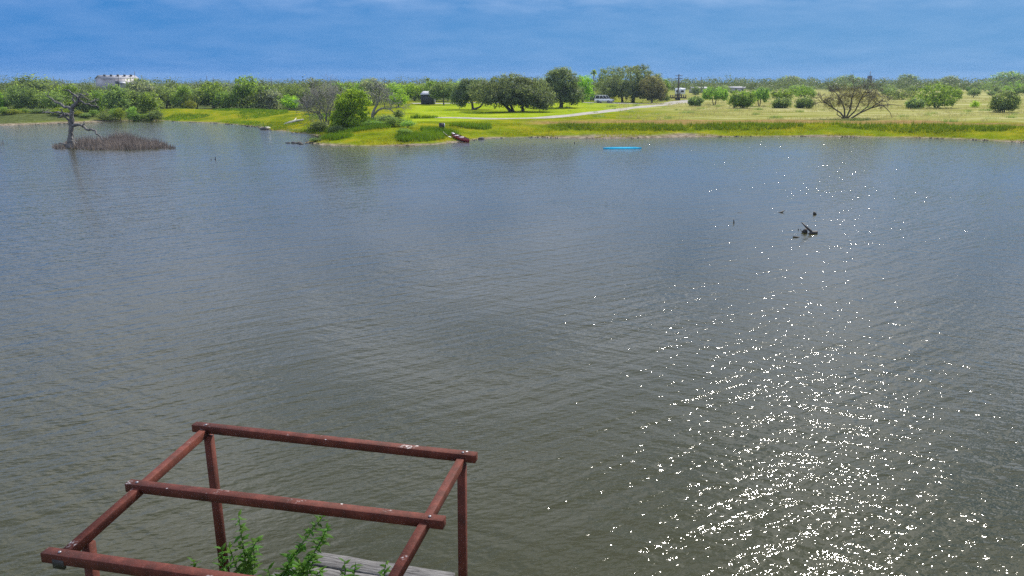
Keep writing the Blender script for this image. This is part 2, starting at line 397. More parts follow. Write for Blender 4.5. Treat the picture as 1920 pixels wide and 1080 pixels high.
fine = noise(3.5, 4); fr = two(fine, (0.72, 0.72, 0.72), (1.2, 1.2, 1.2), 0.3, 0.7)
c5 = n.new('ShaderNodeMixRGB'); c5.blend_type = 'MULTIPLY'; c5.inputs[0].default_value = 1; l.new(c4.outputs[0], c5.inputs[1]); l.new(fr.outputs[0], c5.inputs[2])
l.new(c5.outputs[0], b.inputs['Base Color']); b.inputs['Roughness'].default_value = 0.95; b.inputs['Specular IOR Level'].default_value = 0.0
bp = n.new('ShaderNodeBump'); bp.inputs['Strength'].default_value = 0.8; bp.inputs['Distance'].default_value = 0.25; l.new(n2.outputs['Fac'], bp.inputs['Height']); l.new(bp.outputs[0], b.inputs['Normal'])
me.materials.append(m)
me.polygons.foreach_set('use_smooth', np.ones(len(me.polygons), bool))
ca = me.attributes.new('woodland', 'FLOAT', 'POINT'); ca.data.foreach_set('value', leafy.astype(np.float32).ravel())
tag(obj('ground', me), 'grassy bank and open pasture around the pond', kind='structure')

# ------------------------------------------------------------------ water
m, n, l, b = mat_new('pond_water')
geo = n.new('ShaderNodeNewGeometry')
EPS = 0.012
def vmap(offset, rot, scale):
    """position shifted, turned so that local x runs across the crests, and scaled"""
    ad = n.new('ShaderNodeVectorMath'); ad.operation = 'ADD'; ad.inputs[1].default_value = offset; l.new(geo.outputs['Position'], ad.inputs[0])
    r1 = n.new('ShaderNodeVectorRotate'); r1.rotation_type = 'Z_AXIS'; r1.inputs['Angle'].default_value = rot; l.new(ad.outputs[0], r1.inputs['Vector'])
    r2 = n.new('ShaderNodeVectorMath'); r2.operation = 'MULTIPLY'; r2.inputs[1].default_value = scale; l.new(r1.outputs[0], r2.inputs[0])
    return r2.outputs[0]
# (angle of the crest line from +x, scale across crests, scale along, amplitude m, detail)
WAVES = [(R(30), 0.9, 0.14, 0.075, 1.0), (R(35), 3.2, 0.55, 0.066, 1.5), (R(-28), 2.6, 0.6, 0.055, 1.5), (R(10), 11.0, 5.0, 0.029, 2.0)]
# gusts: patches of rougher and smoother water
gz = n.new('ShaderNodeTexNoise'); gz.inputs['Scale'].default_value = 0.06; gz.inputs['Detail'].default_value = 3; l.new(geo.outputs['Position'], gz.inputs['Vector'])
gm = n.new('ShaderNodeMapRange'); gm.inputs[1].default_value = 0.3; gm.inputs[2].default_value = 0.7; gm.inputs[3].default_value = 0.65; gm.inputs[4].default_value = 1.25; l.new(gz.outputs['Fac'], gm.inputs[0])
def height(off):
    acc = None
    for (a, sa, sl, amp, det) in WAVES:
        v = vmap((*off, 0), -(a + math.pi / 2), (sa, sl, 1))
        t = n.new('ShaderNodeTexNoise'); t.inputs['Scale'].default_value = 1; t.inputs['Detail'].default_value = det; t.inputs['Roughness'].default_value = 0.45; l.new(v, t.inputs['Vector'])
        k = n.new('ShaderNodeMath'); k.operation = 'MULTIPLY_ADD'; k.inputs[1].default_value = amp; l.new(t.outputs['Fac'], k.inputs[0])
        if acc is None: k.inputs[2].default_value = 0
        else: l.new(acc, k.inputs[2])
        acc = k.outputs[0]
    return acc
h0, hx, hy = height((0, 0)), height((EPS, 0)), height((0, EPS))
def slope(a):
    s = n.new('ShaderNodeMath'); s.operation = 'SUBTRACT'; l.new(h0, s.inputs[0]); l.new(a, s.inputs[1])
    d = n.new('ShaderNodeMath'); d.operation = 'DIVIDE'; d.inputs[1].default_value = EPS; l.new(s.outputs[0], d.inputs[0])
    g = n.new('ShaderNodeMath'); g.operation = 'MULTIPLY'; l.new(d.outputs[0], g.inputs[0]); l.new(gm.outputs[0], g.inputs[1])
    return g.outputs[0]
# wind waves running to the near shore: steep fronts, gentle backs
sy_ = slope(hy)
mn_ = n.new('ShaderNodeMath'); mn_.operation = 'MINIMUM'; mn_.inputs[1].default_value = 0; l.new(sy_, mn_.inputs[0])
mx_ = n.new('ShaderNodeMath'); mx_.operation = 'MAXIMUM'; mx_.inputs[1].default_value = 0; l.new(sy_, mx_.inputs[0])
sk_ = n.new('ShaderNodeMath'); sk_.operation = 'MULTIPLY_ADD'; sk_.inputs[1].default_value = 0.15; l.new(mx_.outputs[0], sk_.inputs[0]); l.new(mn_.outputs[0], sk_.inputs[2])
cb = n.new('ShaderNodeCombineXYZ'); cb.inputs[2].default_value = 1; l.new(slope(hx), cb.inputs[0]); l.new(sk_.outputs[0], cb.inputs[1])
nm = n.new('ShaderNodeVectorMath'); nm.operation = 'NORMALIZE'; l.new(cb.outputs[0], nm.inputs[0])
l.new(nm.outputs[0], b.inputs['Normal'])
silt = n.new('ShaderNodeTexNoise'); silt.inputs['Scale'].default_value = 0.05; silt.inputs['Detail'].default_value = 4; l.new(geo.outputs['Position'], silt.inputs['Vector'])
sr = ramp(n, [(0.3, (0.027, 0.027, 0.006)), (0.7, (0.035, 0.033, 0.008))]); l.new(silt.outputs['Fac'], sr.inputs[0]); l.new(sr.outputs[0], b.inputs['Base Color'])
b.inputs['Roughness'].default_value = 0.045; b.inputs['IOR'].default_value = 1.42
M['water'] = m
mb = MB()
wx, wy = np.linspace(-200, 120, 41), np.linspace(2, 175, 31)
WX, WY = np.meshgrid(wx, wy); ii = np.arange(WX.size).reshape(WX.shape)
mb.add(np.stack([WX, WY, 0 * WX], -1).reshape(-1, 3), np.stack([ii[:-1, :-1], ii[:-1, 1:], ii[1:, 1:], ii[1:, :-1]], -1).reshape(-1, 4))
tag(mb.build('pond_water', M['water']), 'murky green grey pond ruffled by wind', kind='structure')

# ------------------------------------------------------------------ roads
def road(name, pts, width, mat, label, lift=0.05):
    pts = np.array(pts); seg = np.r_[0, np.cumsum(np.linalg.norm(np.diff(pts, axis=0), axis=1))]
    s = np.arange(0, seg[-1], 1.2); X, Y = np.interp(s, seg, pts[:, 0]), np.interp(s, seg, pts[:, 1])
    for _ in range(6): X[1:-1] = (X[:-2] + 2 * X[1:-1] + X[2:]) / 4; Y[1:-1] = (Y[:-2] + 2 * Y[1:-1] + Y[2:]) / 4
    tx, ty = np.gradient(X), np.gradient(Y); L = np.hypot(tx, ty); sx, sy = -ty / L, tx / L
    r = np.random.default_rng(1); wl_, wr_ = width / 2 + wob(s, s, 0.25, 1) * 0.22, width / 2 + wob(s, s, 0.22, 2) * 0.22
    rows = []
    for k in np.linspace(-1, 1, 7):
        o = k * np.where(k < 0, wl_, wr_); x, y = X + sx * o, Y + sy * o
        rows.append(np.stack([x, y, ground(x, y) + lift - 0.035 * abs(k) ** 4], -1))
    V = np.stack(rows, 1); i = np.arange(V.shape[0] * 7).reshape(-1, 7)
    mb = MB(); mb.add(V.reshape(-1, 3), np.stack([i[:-1, :-1], i[1:, :-1], i[1:, 1:], i[:-1, 1:]], -1).reshape(-1, 4))
    return tag(mb.build(name, mat, smooth=True), label, kind='structure')
M['gravel'] = simple('pale_gravel', (0.25, 0.23, 0.20), 0.95, 0.3, 0.8)
M['asphalt'] = simple('old_asphalt', (0.30, 0.29, 0.27), 0.9, 0.2, 0.6)
w = lambda px, py, z=1.45: at(px, py, z)[:2]
road('gravel_road', [w(815, 218), w(870, 218.5), w(940, 219.5), w(1010, 219), w(1070, 213.5), w(1130, 207), w(1190, 200.5), w(1250, 195.5), w(1300, 190.5)], 3.4, M['gravel'], 'pale gravel road curving past the oaks to the parked cars')
road('gravel_drive', [w(1105, 191.5), w(1160, 193), w(1215, 194.5), w(1262, 193), w(1300, 187)], 6.5, M['gravel'], 'pale gravel drive in front of the parked cars', 0.06)
road('back_path', [w(770, 193.3), w(830, 192.7), w(900, 191.8), w(960, 191), w(1040, 190)], 5.5, M['asphalt'], 'grey track behind the dark shed', 0.07)

# ------------------------------------------------------------------ trees: builders
def lobes_points(rg, lobes, n):
    L = np.array([k[:6] for k in lobes], float)
    vol = L[:, 3] * L[:, 4] * L[:, 5]; vol = vol ** 0.8
    pick = rg.choice(len(L), n, p=vol / vol.sum())
    d = rg.normal(size=(n, 3)); d /= np.linalg.norm(d, axis=1)[:, None]
    r = rg.uniform(0.35, 1, n) ** 0.5
    return L[pick, :3] + d * r[:, None] * L[pick, 3:6], d

def crown_mesh(rg, lobes, clumps, per, clump_r, leaf, mat, name='crown', zmin=0.15, flat=0.7):
    c, d = lobes_points(rg, lobes, clumps)
    k = c[:, 2] > zmin; c, d = c[k], d[k]
    rr = clump_r * rg.uniform(0.55, 1.4, len(c))
    o = rg.normal(size=(len(c), per, 3)) * np.array([1, 1, flat]) * rr[:, None, None] * 0.6
    pts = (c[:, None] + o).reshape(-1, 3)
    out = np.repeat(d, per, 0) + o.reshape(-1, 3) / (np.repeat(rr, per)[:, None] + 1e-6) * 0.7
    pts[:, 2] = np.maximum(pts[:, 2], 0.05)
    mb = MB(); mb.leaves(pts, leaf, rg, out + np.array([0, 0, 0.3]), 0.9)
    return mb.mesh(name, mat), c

def limb(mb, rg, a, b, r0, r1, sides=5, sag=0.15, n=6):
    a, b = np.array(a, float), np.array(b, float); t = np.linspace(0, 1, n)[:, None]
    L = np.linalg.norm(b - a)
    mid = a + (b - a) * 0.5 + rg.normal(size=3) * L * sag * 0.6 + np.array([0, 0, L * sag * 0.5])
    p = (1 - t) ** 2 * a + 2 * t * (1 - t) * mid + t ** 2 * b
    p[1:-1] += rg.normal(size=(n - 2, 3)) * L * 0.02
    mb.tube(p, np.linspace(r0, r1, n), sides)
    return p

def trunk_mesh(rg, stems, targets, mat, name='trunk', nl=14, rl=0.07):
    """stems: list of (polyline, base radius, top radius); limbs run from the stem ends to targets"""
    mb = MB(); ends = []
    for pts, r0, r1 in stems:
        pts = np.array(pts, float); n = len(pts)
        tt = np.linspace(0, n - 1, n * 3); P3 = np.stack([np.interp(tt, range(n), pts[:, i]) for i in range(3)], 1)
        for _ in range(2): P3[1:-1] = (P3[:-2] + 2 * P3[1:-1] + P3[2:]) / 4
        rad = np.linspace(r0, r1, len(P3)); rad[0] *= 1.5; rad[1] *= 1.15
        mb.tube(P3, rad, 8); ends.append((P3[-1], P3[-3], r1))
    T = targets[rg.permutation(len(targets))[:nl]]
    for t in T:
        k = int(np.argmin([np.linalg.norm(e[0] - t) for e in ends])); e = ends[k]
        p = limb(mb, rg, e[0] if rg.random() < .6 else e[1], t, e[2] * rg.uniform(0.5, 0.75), rl * 0.35, 5)
        for j in range(2):
            q = p[rg.integers(2, 5)]; limb(mb, rg, q, q + (rg.normal(size=3) * 0.5 + (t - e[0]) / (np.linalg.norm(t - e[0]) + 1e-3)) * rg.uniform(.12, .28) * np.linalg.norm(t - e[0]), rl * 0.5, rl * 0.2, 3, n=4)
    return mb.mesh(name, mat, True)

def fractal(mb, rg, p, d, L, r, lev, spread=0.55, kids=3, up=0.1, minr=0.012, shrink=0.72, sides=5):
    n = 4; pts = [np.array(p, float)]; d = np.array(d, float)
    for i in range(n):
        d = d + rg.normal(size=3) * 0.16 + np.array([0, 0, up * 0.3]); d /= np.linalg.norm(d); pts.append(pts[-1] + d * L / n)
    mb.tube(pts, np.linspace(r, max(minr, r * 0.62), n + 1), max(3, sides), cap=False)
    if lev == 0: return
    for k in range(kids):
        q = pts[-1] if k == 0 else pts[rg.integers(2, n + 1)]
        e = d + rg.normal(size=3) * spread + np.array([0, 0, up]); e /= np.linalg.norm(e)
        fractal(mb, rg, q, e, L * shrink * rg.uniform(0.8, 1.15), max(minr, r * 0.6), lev - 1, spread, kids, up, minr, shrink, sides - 1)

def tree(name, label, cat, pos, crown, trunk, group=None, rz=0, scale=(1, 1, 1)):
    e = empty(name, pos, rz); e.scale = scale
    tag(e, label, cat, group)
    if trunk: obj('trunk', trunk, e)
    if crown: obj('crown', crown, e)
    return e

def own_tree(seed, name, label, px, py, wpx, top, lobes, mat, stems=None, bark='bark', clumps=260, per=34, clump_r=0.6, leaf=0.16, Y=None, depth_k=0.9, nl=16, group=None, cat='tree', zmin=0.02):
    """lobes in units of half-width (x, y) and height (z)"""
    rg = np.random.default_rng(seed)
    p = on_ground(px, py) if Y is None else P(px, Y)
    k = mpp(p); hw = wpx * k / 2; ht = (z_at(top, p[1]) - p[2])
    LB = [(a * hw, b_ * hw * depth_k, c * ht, d * hw, e * hw * depth_k, f * ht) for a, b_, c, d, e, f in lobes]
    cm, cs = crown_mesh(rg, LB, clumps, per, clump_r, leaf, mat, zmin=zmin * ht)
    if stems is None: stems = [([(0, 0, -0.2), (0.03, 0, 0.18), (-0.02, 0, 0.36)], 0.035, 0.022)]
    ST = [([(x * hw, y * hw, z * ht if z > 0 else -0.3) for x, y, z in pl], r0 * ht, r1 * ht) for pl, r0, r1 in stems]
    tm = trunk_mesh(rg, ST, cs, M[bark], nl=nl, rl=0.014 * ht)
    return tree(name, label, cat, p, cm, tm, group)

# ------------------------------------------------------------------ live oaks by the road
own_tree(11, 'live_oak', 'grey green oak with hooked low limb, left of the two oaks beside the road', 886, 205.5, 78, 146,
         [(-.35, 0, .60, .6, .6, .34), (.2, .1, .66, .7, .7, .34), (-.6, -.1, .36, .42, .4, .26), (.75, 0, .46, .5, .5, .30)], M['oak'],
         [([(0.02, 0, 0), (0, 0, .14), (-.04, 0, .3), (-.12, 0, .45)], .045, .028), ([(0.04, 0, .01), (.22, -.05, .04), (.42, -.05, .10), (.55, 0, .3)], .035, .022)], 'bark', 400)
own_tree(12, 'live_oak', 'broad oak with forked leaning trunks, its shade falling on the gravel road', 962, 209.5, 156, 138,
         [(-.05, 0, .64, .6, .7, .36), (.35, 0, .55, .55, .7, .36), (-.6, .1, .50, .5, .6, .32), (.74, 0, .32, .32, .5, .22), (.1, -.4, .45, .55, .4, .30), (.4, -.3, .32, .45, .4, .22), (-.3, -.3, .34, .5, .4, .2), (.75, -.2, .22, .28, .4, .16)], M['oak'],
         [([(-.03, 0, 0), (-.14, 0, .12), (-.26, 0, .24), (-.3, 0, .4)], .05, .03), ([(.02, 0, 0), (-.04, .03, .14), (-.12, .05, .28), (-.1, 0, .45)], .04, .026), ([(.24, .1, 0), (.22, .1, .2), (.25, .1, .4)], .045, .03)], 'bark', 900)
own_tree(13, 'live_oak', 'tall dense dark oak with a short thick trunk on the mown lawn', 1052, 202, 92, 126.5,
         [(0, 0, .62, .74, .8, .38), (-.2, 0, .42, .75, .7, .30), (.45, 0, .34, .52, .6, .26), (-.05, 0, .82, .48, .5, .18), (.1, -.3, .28, .75, .5, .17)], M['oak'],
         [([(0, 0, 0), (.01, 0, .12), (0, 0, .3)], .055, .042)], 'bark', 640)
own_tree(14, 'live_oak', 'largest spreading oak, grey green, its crown hanging beside the white sport utility vehicle', 1180, 192, 128, 121,
         [(-.2, -.3, .30, .75, .5, .22), (.5, -.2, .28, .5, .5, .22), (-.05, 0, .62, .72, .8, .36), (-.6, 0, .38, .4, .6, .26), (.55, 0, .48, .48, .6, .32), (.1, -.2, .36, .7, .5, .24), (.3, 0, .85, .35, .4, .14)], M['oak'],
         [([(.1, 0, 0), (.12, 0, .14), (.08, 0, .32)], .05, .035), ([(-.2, 0, 0), (-.22, 0, .14), (-.26, 0, .3)], .035, .025)], 'bark', 900)
own_tree(15, 'oak', 'olive brown oak touching the right side of the largest oak', 1222, 190, 62, 139,
         [(0, 0, .55, .8, .8, .4), (.4, 0, .4, .5, .6, .3)], M['olive'], None, 'bark', 240, Y=215)
own_tree(16, 'oak', 'dark gappy oak rising behind the left side of the largest oak', 1142, 189, 66, 124,
         [(0, 0, .7, .8, .8, .28), (-.4, 0, .5, .5, .6, .2), (.4, 0, .5, .5, .5, .3)], M['scrub'], None, 'bark', 130, 26, 0.7, 0.2, Y=240)
own_tree(17, 'tree', 'bright yellow green tree between the dense dark oak and the parked cars', 1093, 190, 46, 139,
         [(0, 0, .6, .85, .8, .38), (.1, 0, .3, .8, .8, .28)], M['bright'], None, 'bark', 190, Y=225)
own_tree(18, 'oak', 'small round oak with a straight trunk right of the dark shed', 832, 197, 56, 151,
         [(0, 0, .66, .85, .8, .3), (-.45, 0, .5, .5, .6, .22), (.5, 0, .5, .45, .6, .25)], M['scrub'],
         [([(.02, 0, 0), (-.02, 0, .18), (.03, 0, .42)], .03, .02)], 'bark', 230)
own_tree(19, 'tree', 'green tree at the right edge of the oak grove, beside the utility poles', 1238, 187, 34, 144,
         [(0, 0, .55, .9, .8, .42)], M['green'], None, 'bark', 120, Y=235)
own_tree(20, 'oak', 'grey green oak filling the gap behind the forked oak', 1012, 190, 70, 150,
         [(0, 0, .6, .9, .8, .38), (-.4, 0, .4, .6, .7, .3)], M['green'], None, 'bark', 170, 26, 0.8, 0.22, Y=215)

# ------------------------------------------------------------------ the point with its three trees
p = on_ground(612, 238); k = mpp(p); rg = np.random.default_rng(31)
e = tag(empty('bare_grey_tree', p), 'leafless grey tree with fine twigs on the left of the point', 'tree')
mb = MB(); mt = MB()
for a in range(6):
    th = a * 1.05 + .4; d = np.array([math.cos(th) * .42, math.sin(th) * .4, 1.0]); d /= np.linalg.norm(d)
    fractal(mb, rg, (math.cos(th) * .15, math.sin(th) * .15, -.1), d, 2.3, 0.11, 5, 0.5, 3, 0.12, 0.014, 0.77)
mb.build('trunk', M['twig'], e)
cm, _ = crown_mesh(rg, [(0, 0, 3.8, 1.9, 1.8, 2.0), (-1.3, 0, 1.3, .9, 1.2, 1.2), (.4, 0, 5.0, 1.3, 1.2, .8)], 330, 16, .5, .06, M['greyleaf'], 'buds'); obj('buds', cm, e)
own_tree(32, 'vine_covered_tree', 'bright leafy tree draped in vines between the two bare trees on the point', 661, 243, 78, 165,
         [(-.15, 0, .64, .6, .8, .30), (-.45, 0, .34, .5, .7, .32), (.1, 0, .26, .7, .8, .26), (.6, 0, .62, .28, .4, .34), (.15, 0, .82, .42, .4, .16), (-.75, -.1, .16, .35, .5, .16)], M['bright'], None, 'bark', 460, 40, .38, .11, nl=8, cat='tree')
p = on_ground(699, 222); rg = np.random.default_rng(33)
e = tag(empty('bare_tree', p), 'twisted bare tree with an arched low limb right of the vine covered tree', 'tree')
k = mpp(p); mb = MB()
def U(x, z, y=0): return np.array([(x - 699) * k, y, (222 - z) * k])
mb.tube([U(699, 224), U(699, 214), U(703, 205), U(708, 197), U(712, 188)], [.34, .24, .2, .17, .13], 8)
mb.tube([U(701, 216), U(710, 207, -.3), U(722, 203, -.5), U(734, 206, -.6), U(742, 212, -.7)], [.2, .15, .12, .09, .05], 6)
mb.tube([U(708, 209), U(716, 203, .3), U(726, 205, .5), U(738, 203, .6), U(746, 200, .7)], [.15, .12, .1, .08, .04], 6)
for q, d, L, r in [(U(712, 188), (.1, 0, 1), 1.4, .12), (U(708, 197), (-.5, .3, 1), 1.3, .10), (U(709, 195), (.7, -.3, .9), 1.4, .11), (U(712, 189), (.6, .4, .8), 1.3, .10), (U(734, 206, -.6), (.5, 0, .6), .9, .06), (U(742, 204, .6), (.7, 0, .4), .9, .06), (U(711, 190), (-.3, -.4, 1), 1.2, .09), (U(722, 203, -.5), (.4, -.3, .9), 1.0, .07)]:
    fractal(mb, rg, q, np.array(d) / np.linalg.norm(d), L, r, 4, 0.6, 3, 0.03, 0.014, 0.74)
mb.build('trunk', M['twig'], e)
cm, _ = crown_mesh(rg, [(1.0, 0, 3.1, 1.9, 1.5, 1.3), (2.6, 0, 1.9, 1.1, 1, .8)], 200, 14, .5, .055, M['greyleaf'], 'buds'); obj('buds', cm, e)

# ------------------------------------------------------------------ mesquite and bushes on the right pasture
p = on_ground(1590, 222); rg = np.random.default_rng(41); k = mpp(p)
e = tag(empty('mesquite_tree', p), 'wide brown mesquite with many bare stems spreading low over the right bank', 'tree')
mb = MB()
def U(x, z, y=0): return np.array([(x - 1590) * k, y, (222 - z) * k])
for pl, r in [([(1584, 223), (1574, 212), (1558, 203), (1543, 194)], .15), ([(1584, 223), (1582, 205), (1575, 190), (1566, 178)], .14), ([(1586, 223), (1592, 205), (1592, 185), (1596, 168)], .14),
              ([(1588, 223), (1602, 208), (1608, 190), (1615, 175)], .13), ([(1596, 222), (1612, 212), (1632, 203), (1650, 190)], .15), ([(1582, 223), (1570, 215), (1572, 195), (1580, 180)], .10), ([(1610, 213), (1625, 200), (1632, 185)], .1)]:
    y = rg.normal() * .6; pts = [U(*q, y * i / 3) for i, q in enumerate(pl)]
    mb.tube(pts, np.linspace(r, r * .55, len(pts)), 6)
    for q in (pts[-1], pts[-1], pts[-2], pts[-2]):
        d = pts[-1] - pts[-2]; d = d / np.linalg.norm(d) + rg.normal(size=3) * .4; d /= np.linalg.norm(d)
        fractal(mb, rg, q, d, .95, r * .5, 4, .6, 3, -0.02, .013, .74)
mb.tube([U(1650, 197), U(1660, 204), U(1668, 212), U(1673, 222)], [.09, .07, .05, .02], 5)
mb.tube([U(1632, 203), U(1650, 198), U(1672, 197), U(1690, 200)], [.1, .08, .05, .02], 5)
mb.build('trunk', M['darktwig'], e)
cm, _ = crown_mesh(rg, [(-2.8, 0, 2.5, 1.7, 1.5, 1.2), (0, 0, 4.0, 2.3, 2, 1.2), (3.0, 0, 3.0, 2.3, 1.8, 1.3), (.2, 0, 2.0, 1.3, 1, .8)], 430, 18, .5, .065, M['brownleaf'], 'crown'); obj('crown', cm, e)

def bush(seed, label, px, py, wpx, top, mat='scrub', Y=None, clumps=120, name='bush', cat='bush', low=True, group=None, leaf=.15):
    lob = [(0, 0, .5, .9, .9, .46), (-.45, 0, .36, .55, .7, .32), (.45, .1, .42, .52, .7, .36)] if low else [(0, 0, .66, .9, .9, .33), (-.4, 0, .55, .5, .6, .28), (.45, 0, .52, .5, .6, .28)]
    st = [([(0, 0, 0), (.06, 0, .2), (.1, 0, .45)], .03, .02), ([(-.05, 0, 0), (-.15, 0, .2), (-.2, 0, .45)], .028, .018)]
    return own_tree(seed, name, label, px, py, wpx, top, lob, M[mat], st, 'bark', clumps, 26, .45, leaf, Y, nl=8, cat=cat, group=group)
bush(51, 'small rounded dark bush at the end of the gravel road', 1304, 199, 28, 180)
bush(52, 'twin domed green bush right of the gravel road end', 1340, 197, 58, 163, 'green', low=False, clumps=190)
bush(53, 'round dark green bush sweeping down to the pasture, densest of the row', 1391, 203, 52, 166, 'green', clumps=230)
bush(54, 'light green small tree with a leaning stem right of the densest round bush', 1424, 199, 40, 164, 'green', low=False)
bush(55, 'low dark bush in front of the middle pasture trees', 1466, 202.5, 36, 183)
bush(56, 'low dark bush just left of the brown mesquite', 1508, 203, 34, 182)
bush(57, 'green small tree behind the left low pasture bush', 1466, 194, 46, 165, 'green', low=False)
bush(58, 'green small tree behind the right low pasture bush', 1505, 193, 48, 160, 'green', low=False)
bush(59, 'largest green tree on the right pasture with foliage nearly to the ground', 1757, 203, 88, 152, 'green', clumps=330, low=True, cat='tree', name='tree')
bush(60, 'small bush leaning against the left foot of the largest pasture tree', 1714, 204.5, 36, 184)
bush(61, 'feathery olive bush near the right edge of the picture', 1882, 211, 54, 167, 'scrub', clumps=210)
bush(62, 'tiny bright bush alone on the dry pasture', 1828, 202, 15, 189, 'bright', clumps=30, leaf=.12)
bush(63, 'dark low hedge like bush between the mesquite and the largest pasture tree', 1690, 187, 62, 166, 'scrub')
bush(64, 'round bush behind the right shoulder of the largest pasture tree', 1792, 183, 22, 166, 'green', clumps=70)
bush(65, 'dark bush at the back of the right pasture', 1857, 173, 46, 148, 'scrub')
bush(66, 'broad green bush at the far right edge of the pasture', 1905, 178, 50, 150, 'green')

# ------------------------------------------------------------------ prototypes of scrub trees, shared by the copies
def proto(seed, mat, lobes, clumps=110, per=26, cr=.13, leaf=.034, stems=2, z0=.06):
    rg = np.random.default_rng(seed)
    cm, cs = crown_mesh(rg, lobes, clumps, per, cr, leaf, M[mat], zmin=z0)
    st = [([(0.03 * i, 0, -0.05), (.08 * (i - .5), .03, .2), (.22 * (i - .5), .02, .42)], .024, .015) for i in range(stems)]
    return cm, trunk_mesh(rg, st, cs, M['greybark'], nl=9, rl=.012)
ROUND = [(0, 0, .62, .42, .42, .36), (-.22, 0, .42, .3, .35, .3), (.22, .1, .46, .3, .34, .32)]
TALL = [(0, 0, .7, .34, .34, .29), (-.16, 0, .45, .3, .3, .3), (.2, 0, .52, .26, .3, .3), (.05, 0, .25, .36, .36, .22)]
WIDE = [(-.2, 0, .6, .32, .36, .32), (.22, 0, .66, .32, .36, .3), (0, 0, .36, .48, .45, .3), (.1, 0, .84, .2, .2, .14)]
PROTO = {}
for i, (nm, mt, lb) in enumerate([('a', 'scrub', ROUND), ('b', 'green', TALL), ('c', 'scrub', WIDE), ('d', 'green', ROUND), ('e', 'greyleaf', TALL), ('f', 'bright', ROUND), ('g', 'yellow', ROUND), ('h', 'bright', WIDE), ('i', 'green', WIDE), ('j', 'scrub', TALL)]):
    PROTO[nm] = proto(200 + i, mt, lb)
rt = np.random.default_rng(77)
def copy_tree(kind, label, px, top, wpx, Y=None, py=None, group=None, name='scrub_tree', cat='tree'):
    p = on_ground(px, py) if Y is None else P(px, Y)
    ht = z_at(top, p[1]) - p[2]; w = wpx * mpp(p)
    c, t = PROTO[kind]
    return tree(name, label, cat, p, c, t, group, rt.uniform(0, 6.28), (w, w, ht))

# the wood behind the left bank: singled-out trees first
copy_tree('a', 'broad dome shaped dark tree rising highest above the left skyline', 66, 139, 80, Y=215)
copy_tree('f', 'bright green bushy tree left of the dead tree', 84, 173, 46, Y=160)
copy_tree('g', 'yellow green shrub low at the left edge of the picture', 34, 196, 20, Y=157, name='shrub', cat='shrub')
copy_tree('f', 'bright green shrub cut by the left edge of the picture', 2, 172, 24, Y=158, name='shrub', cat='shrub')
copy_tree('g', 'yellow green shrub directly behind the dead tree', 168, 196, 34, Y=158, name='shrub', cat='shrub')
copy_tree('e', 'grey green half bare tree in front of the white metal building', 268, 152, 60, Y=168)
copy_tree('c', 'rounded green tree covering the right end of the white metal building', 262, 147, 74, Y=190)
copy_tree('b', 'tall open green tree with a bumpy top behind the mown bank', 462, 141, 62, Y=186)
copy_tree('e', 'hazy grey green bush behind the mown bank', 506, 168, 56, Y=182, name='shrub', cat='shrub')
copy_tree('f', 'bright green bush at the right end of the mown bank', 542, 177, 40, Y=180, name='shrub', cat='shrub')
copy_tree('g', 'low yellow green bush in the middle of the row behind the mown bank', 356, 188, 26, Y=180, name='shrub', cat='shrub')
copy_tree('d', 'green domed tree left of the tall open tree behind the mown bank', 400, 150, 56, Y=190)
copy_tree('e', 'grey tree at the back between bare grey tree and mown bank', 588, 146, 60, Y=205)
copy_tree('f', 'bright green bush on the lawn edge left of the dark shed', 748, 171, 42, Y=185, name='shrub', cat='shrub')
copy_tree('e', 'grey leafed tree peeping over the twisted bare tree', 700, 146, 60, Y=205)
ORD = 'first second third fourth fifth sixth seventh eighth ninth tenth eleventh twelfth thirteenth fourteenth fifteenth sixteenth seventeenth eighteenth nineteenth twentieth'.split()
G1 = 'scrub trees in the front of the left wood'; L1 = 'green scrub tree in the front of the left wood, %s from the left'
for i in range(20):
    px = 8 + i * 30 + rt.uniform(-6, 6)
    Y = (153 if px < 300 else 184) + rt.uniform(0, 9)
    copy_tree(rt.choice(list('abcdij')), L1 % ORD[i], px, rt.uniform(156, 172), rt.uniform(38, 58), Y=Y, group=G1)
G2 = 'trees behind the shed'; L2 = 'light green tree in the even row behind the dark shed, %s from the left'
for i in range(13):
    px = 628 + i * 21 + rt.uniform(-5, 5)
    copy_tree(rt.choice(list('dihbf')), L2 % ORD[i], px, rt.uniform(149, 157), rt.uniform(34, 50), Y=222 + rt.uniform(0, 16), group=G2)
G4 = 'undergrowth at the left shore'; L4 = 'low shrub of the undergrowth on the far left shore, %s from the left'
for i in range(18):
    px = 6 + i * 17 + rt.uniform(-5, 5)
    copy_tree(rt.choice(list('acdgif')), L4 % ORD[i], px, rt.uniform(200, 214), rt.uniform(20, 36), Y=144 + px * .012 + rt.uniform(0, 5), group=G4, name='shrub', cat='shrub')
G3 = 'bushes scattered over the far right pasture'; L3 = 'small distant bush dotted about the far right pasture'
for i in range(34):
    px = rt.uniform(1290, 2000); Y = rt.uniform(270, 430); p = P(px, Y); h = rt.uniform(1.6, 4.2)
    c, t = PROTO[rt.choice(list('acdj'))]; w = h * rt.uniform(1.1, 1.8)
    tree('bush', L3, 'bush', p, c, t, G3, rt.uniform(0, 6.28), (w, w, h))

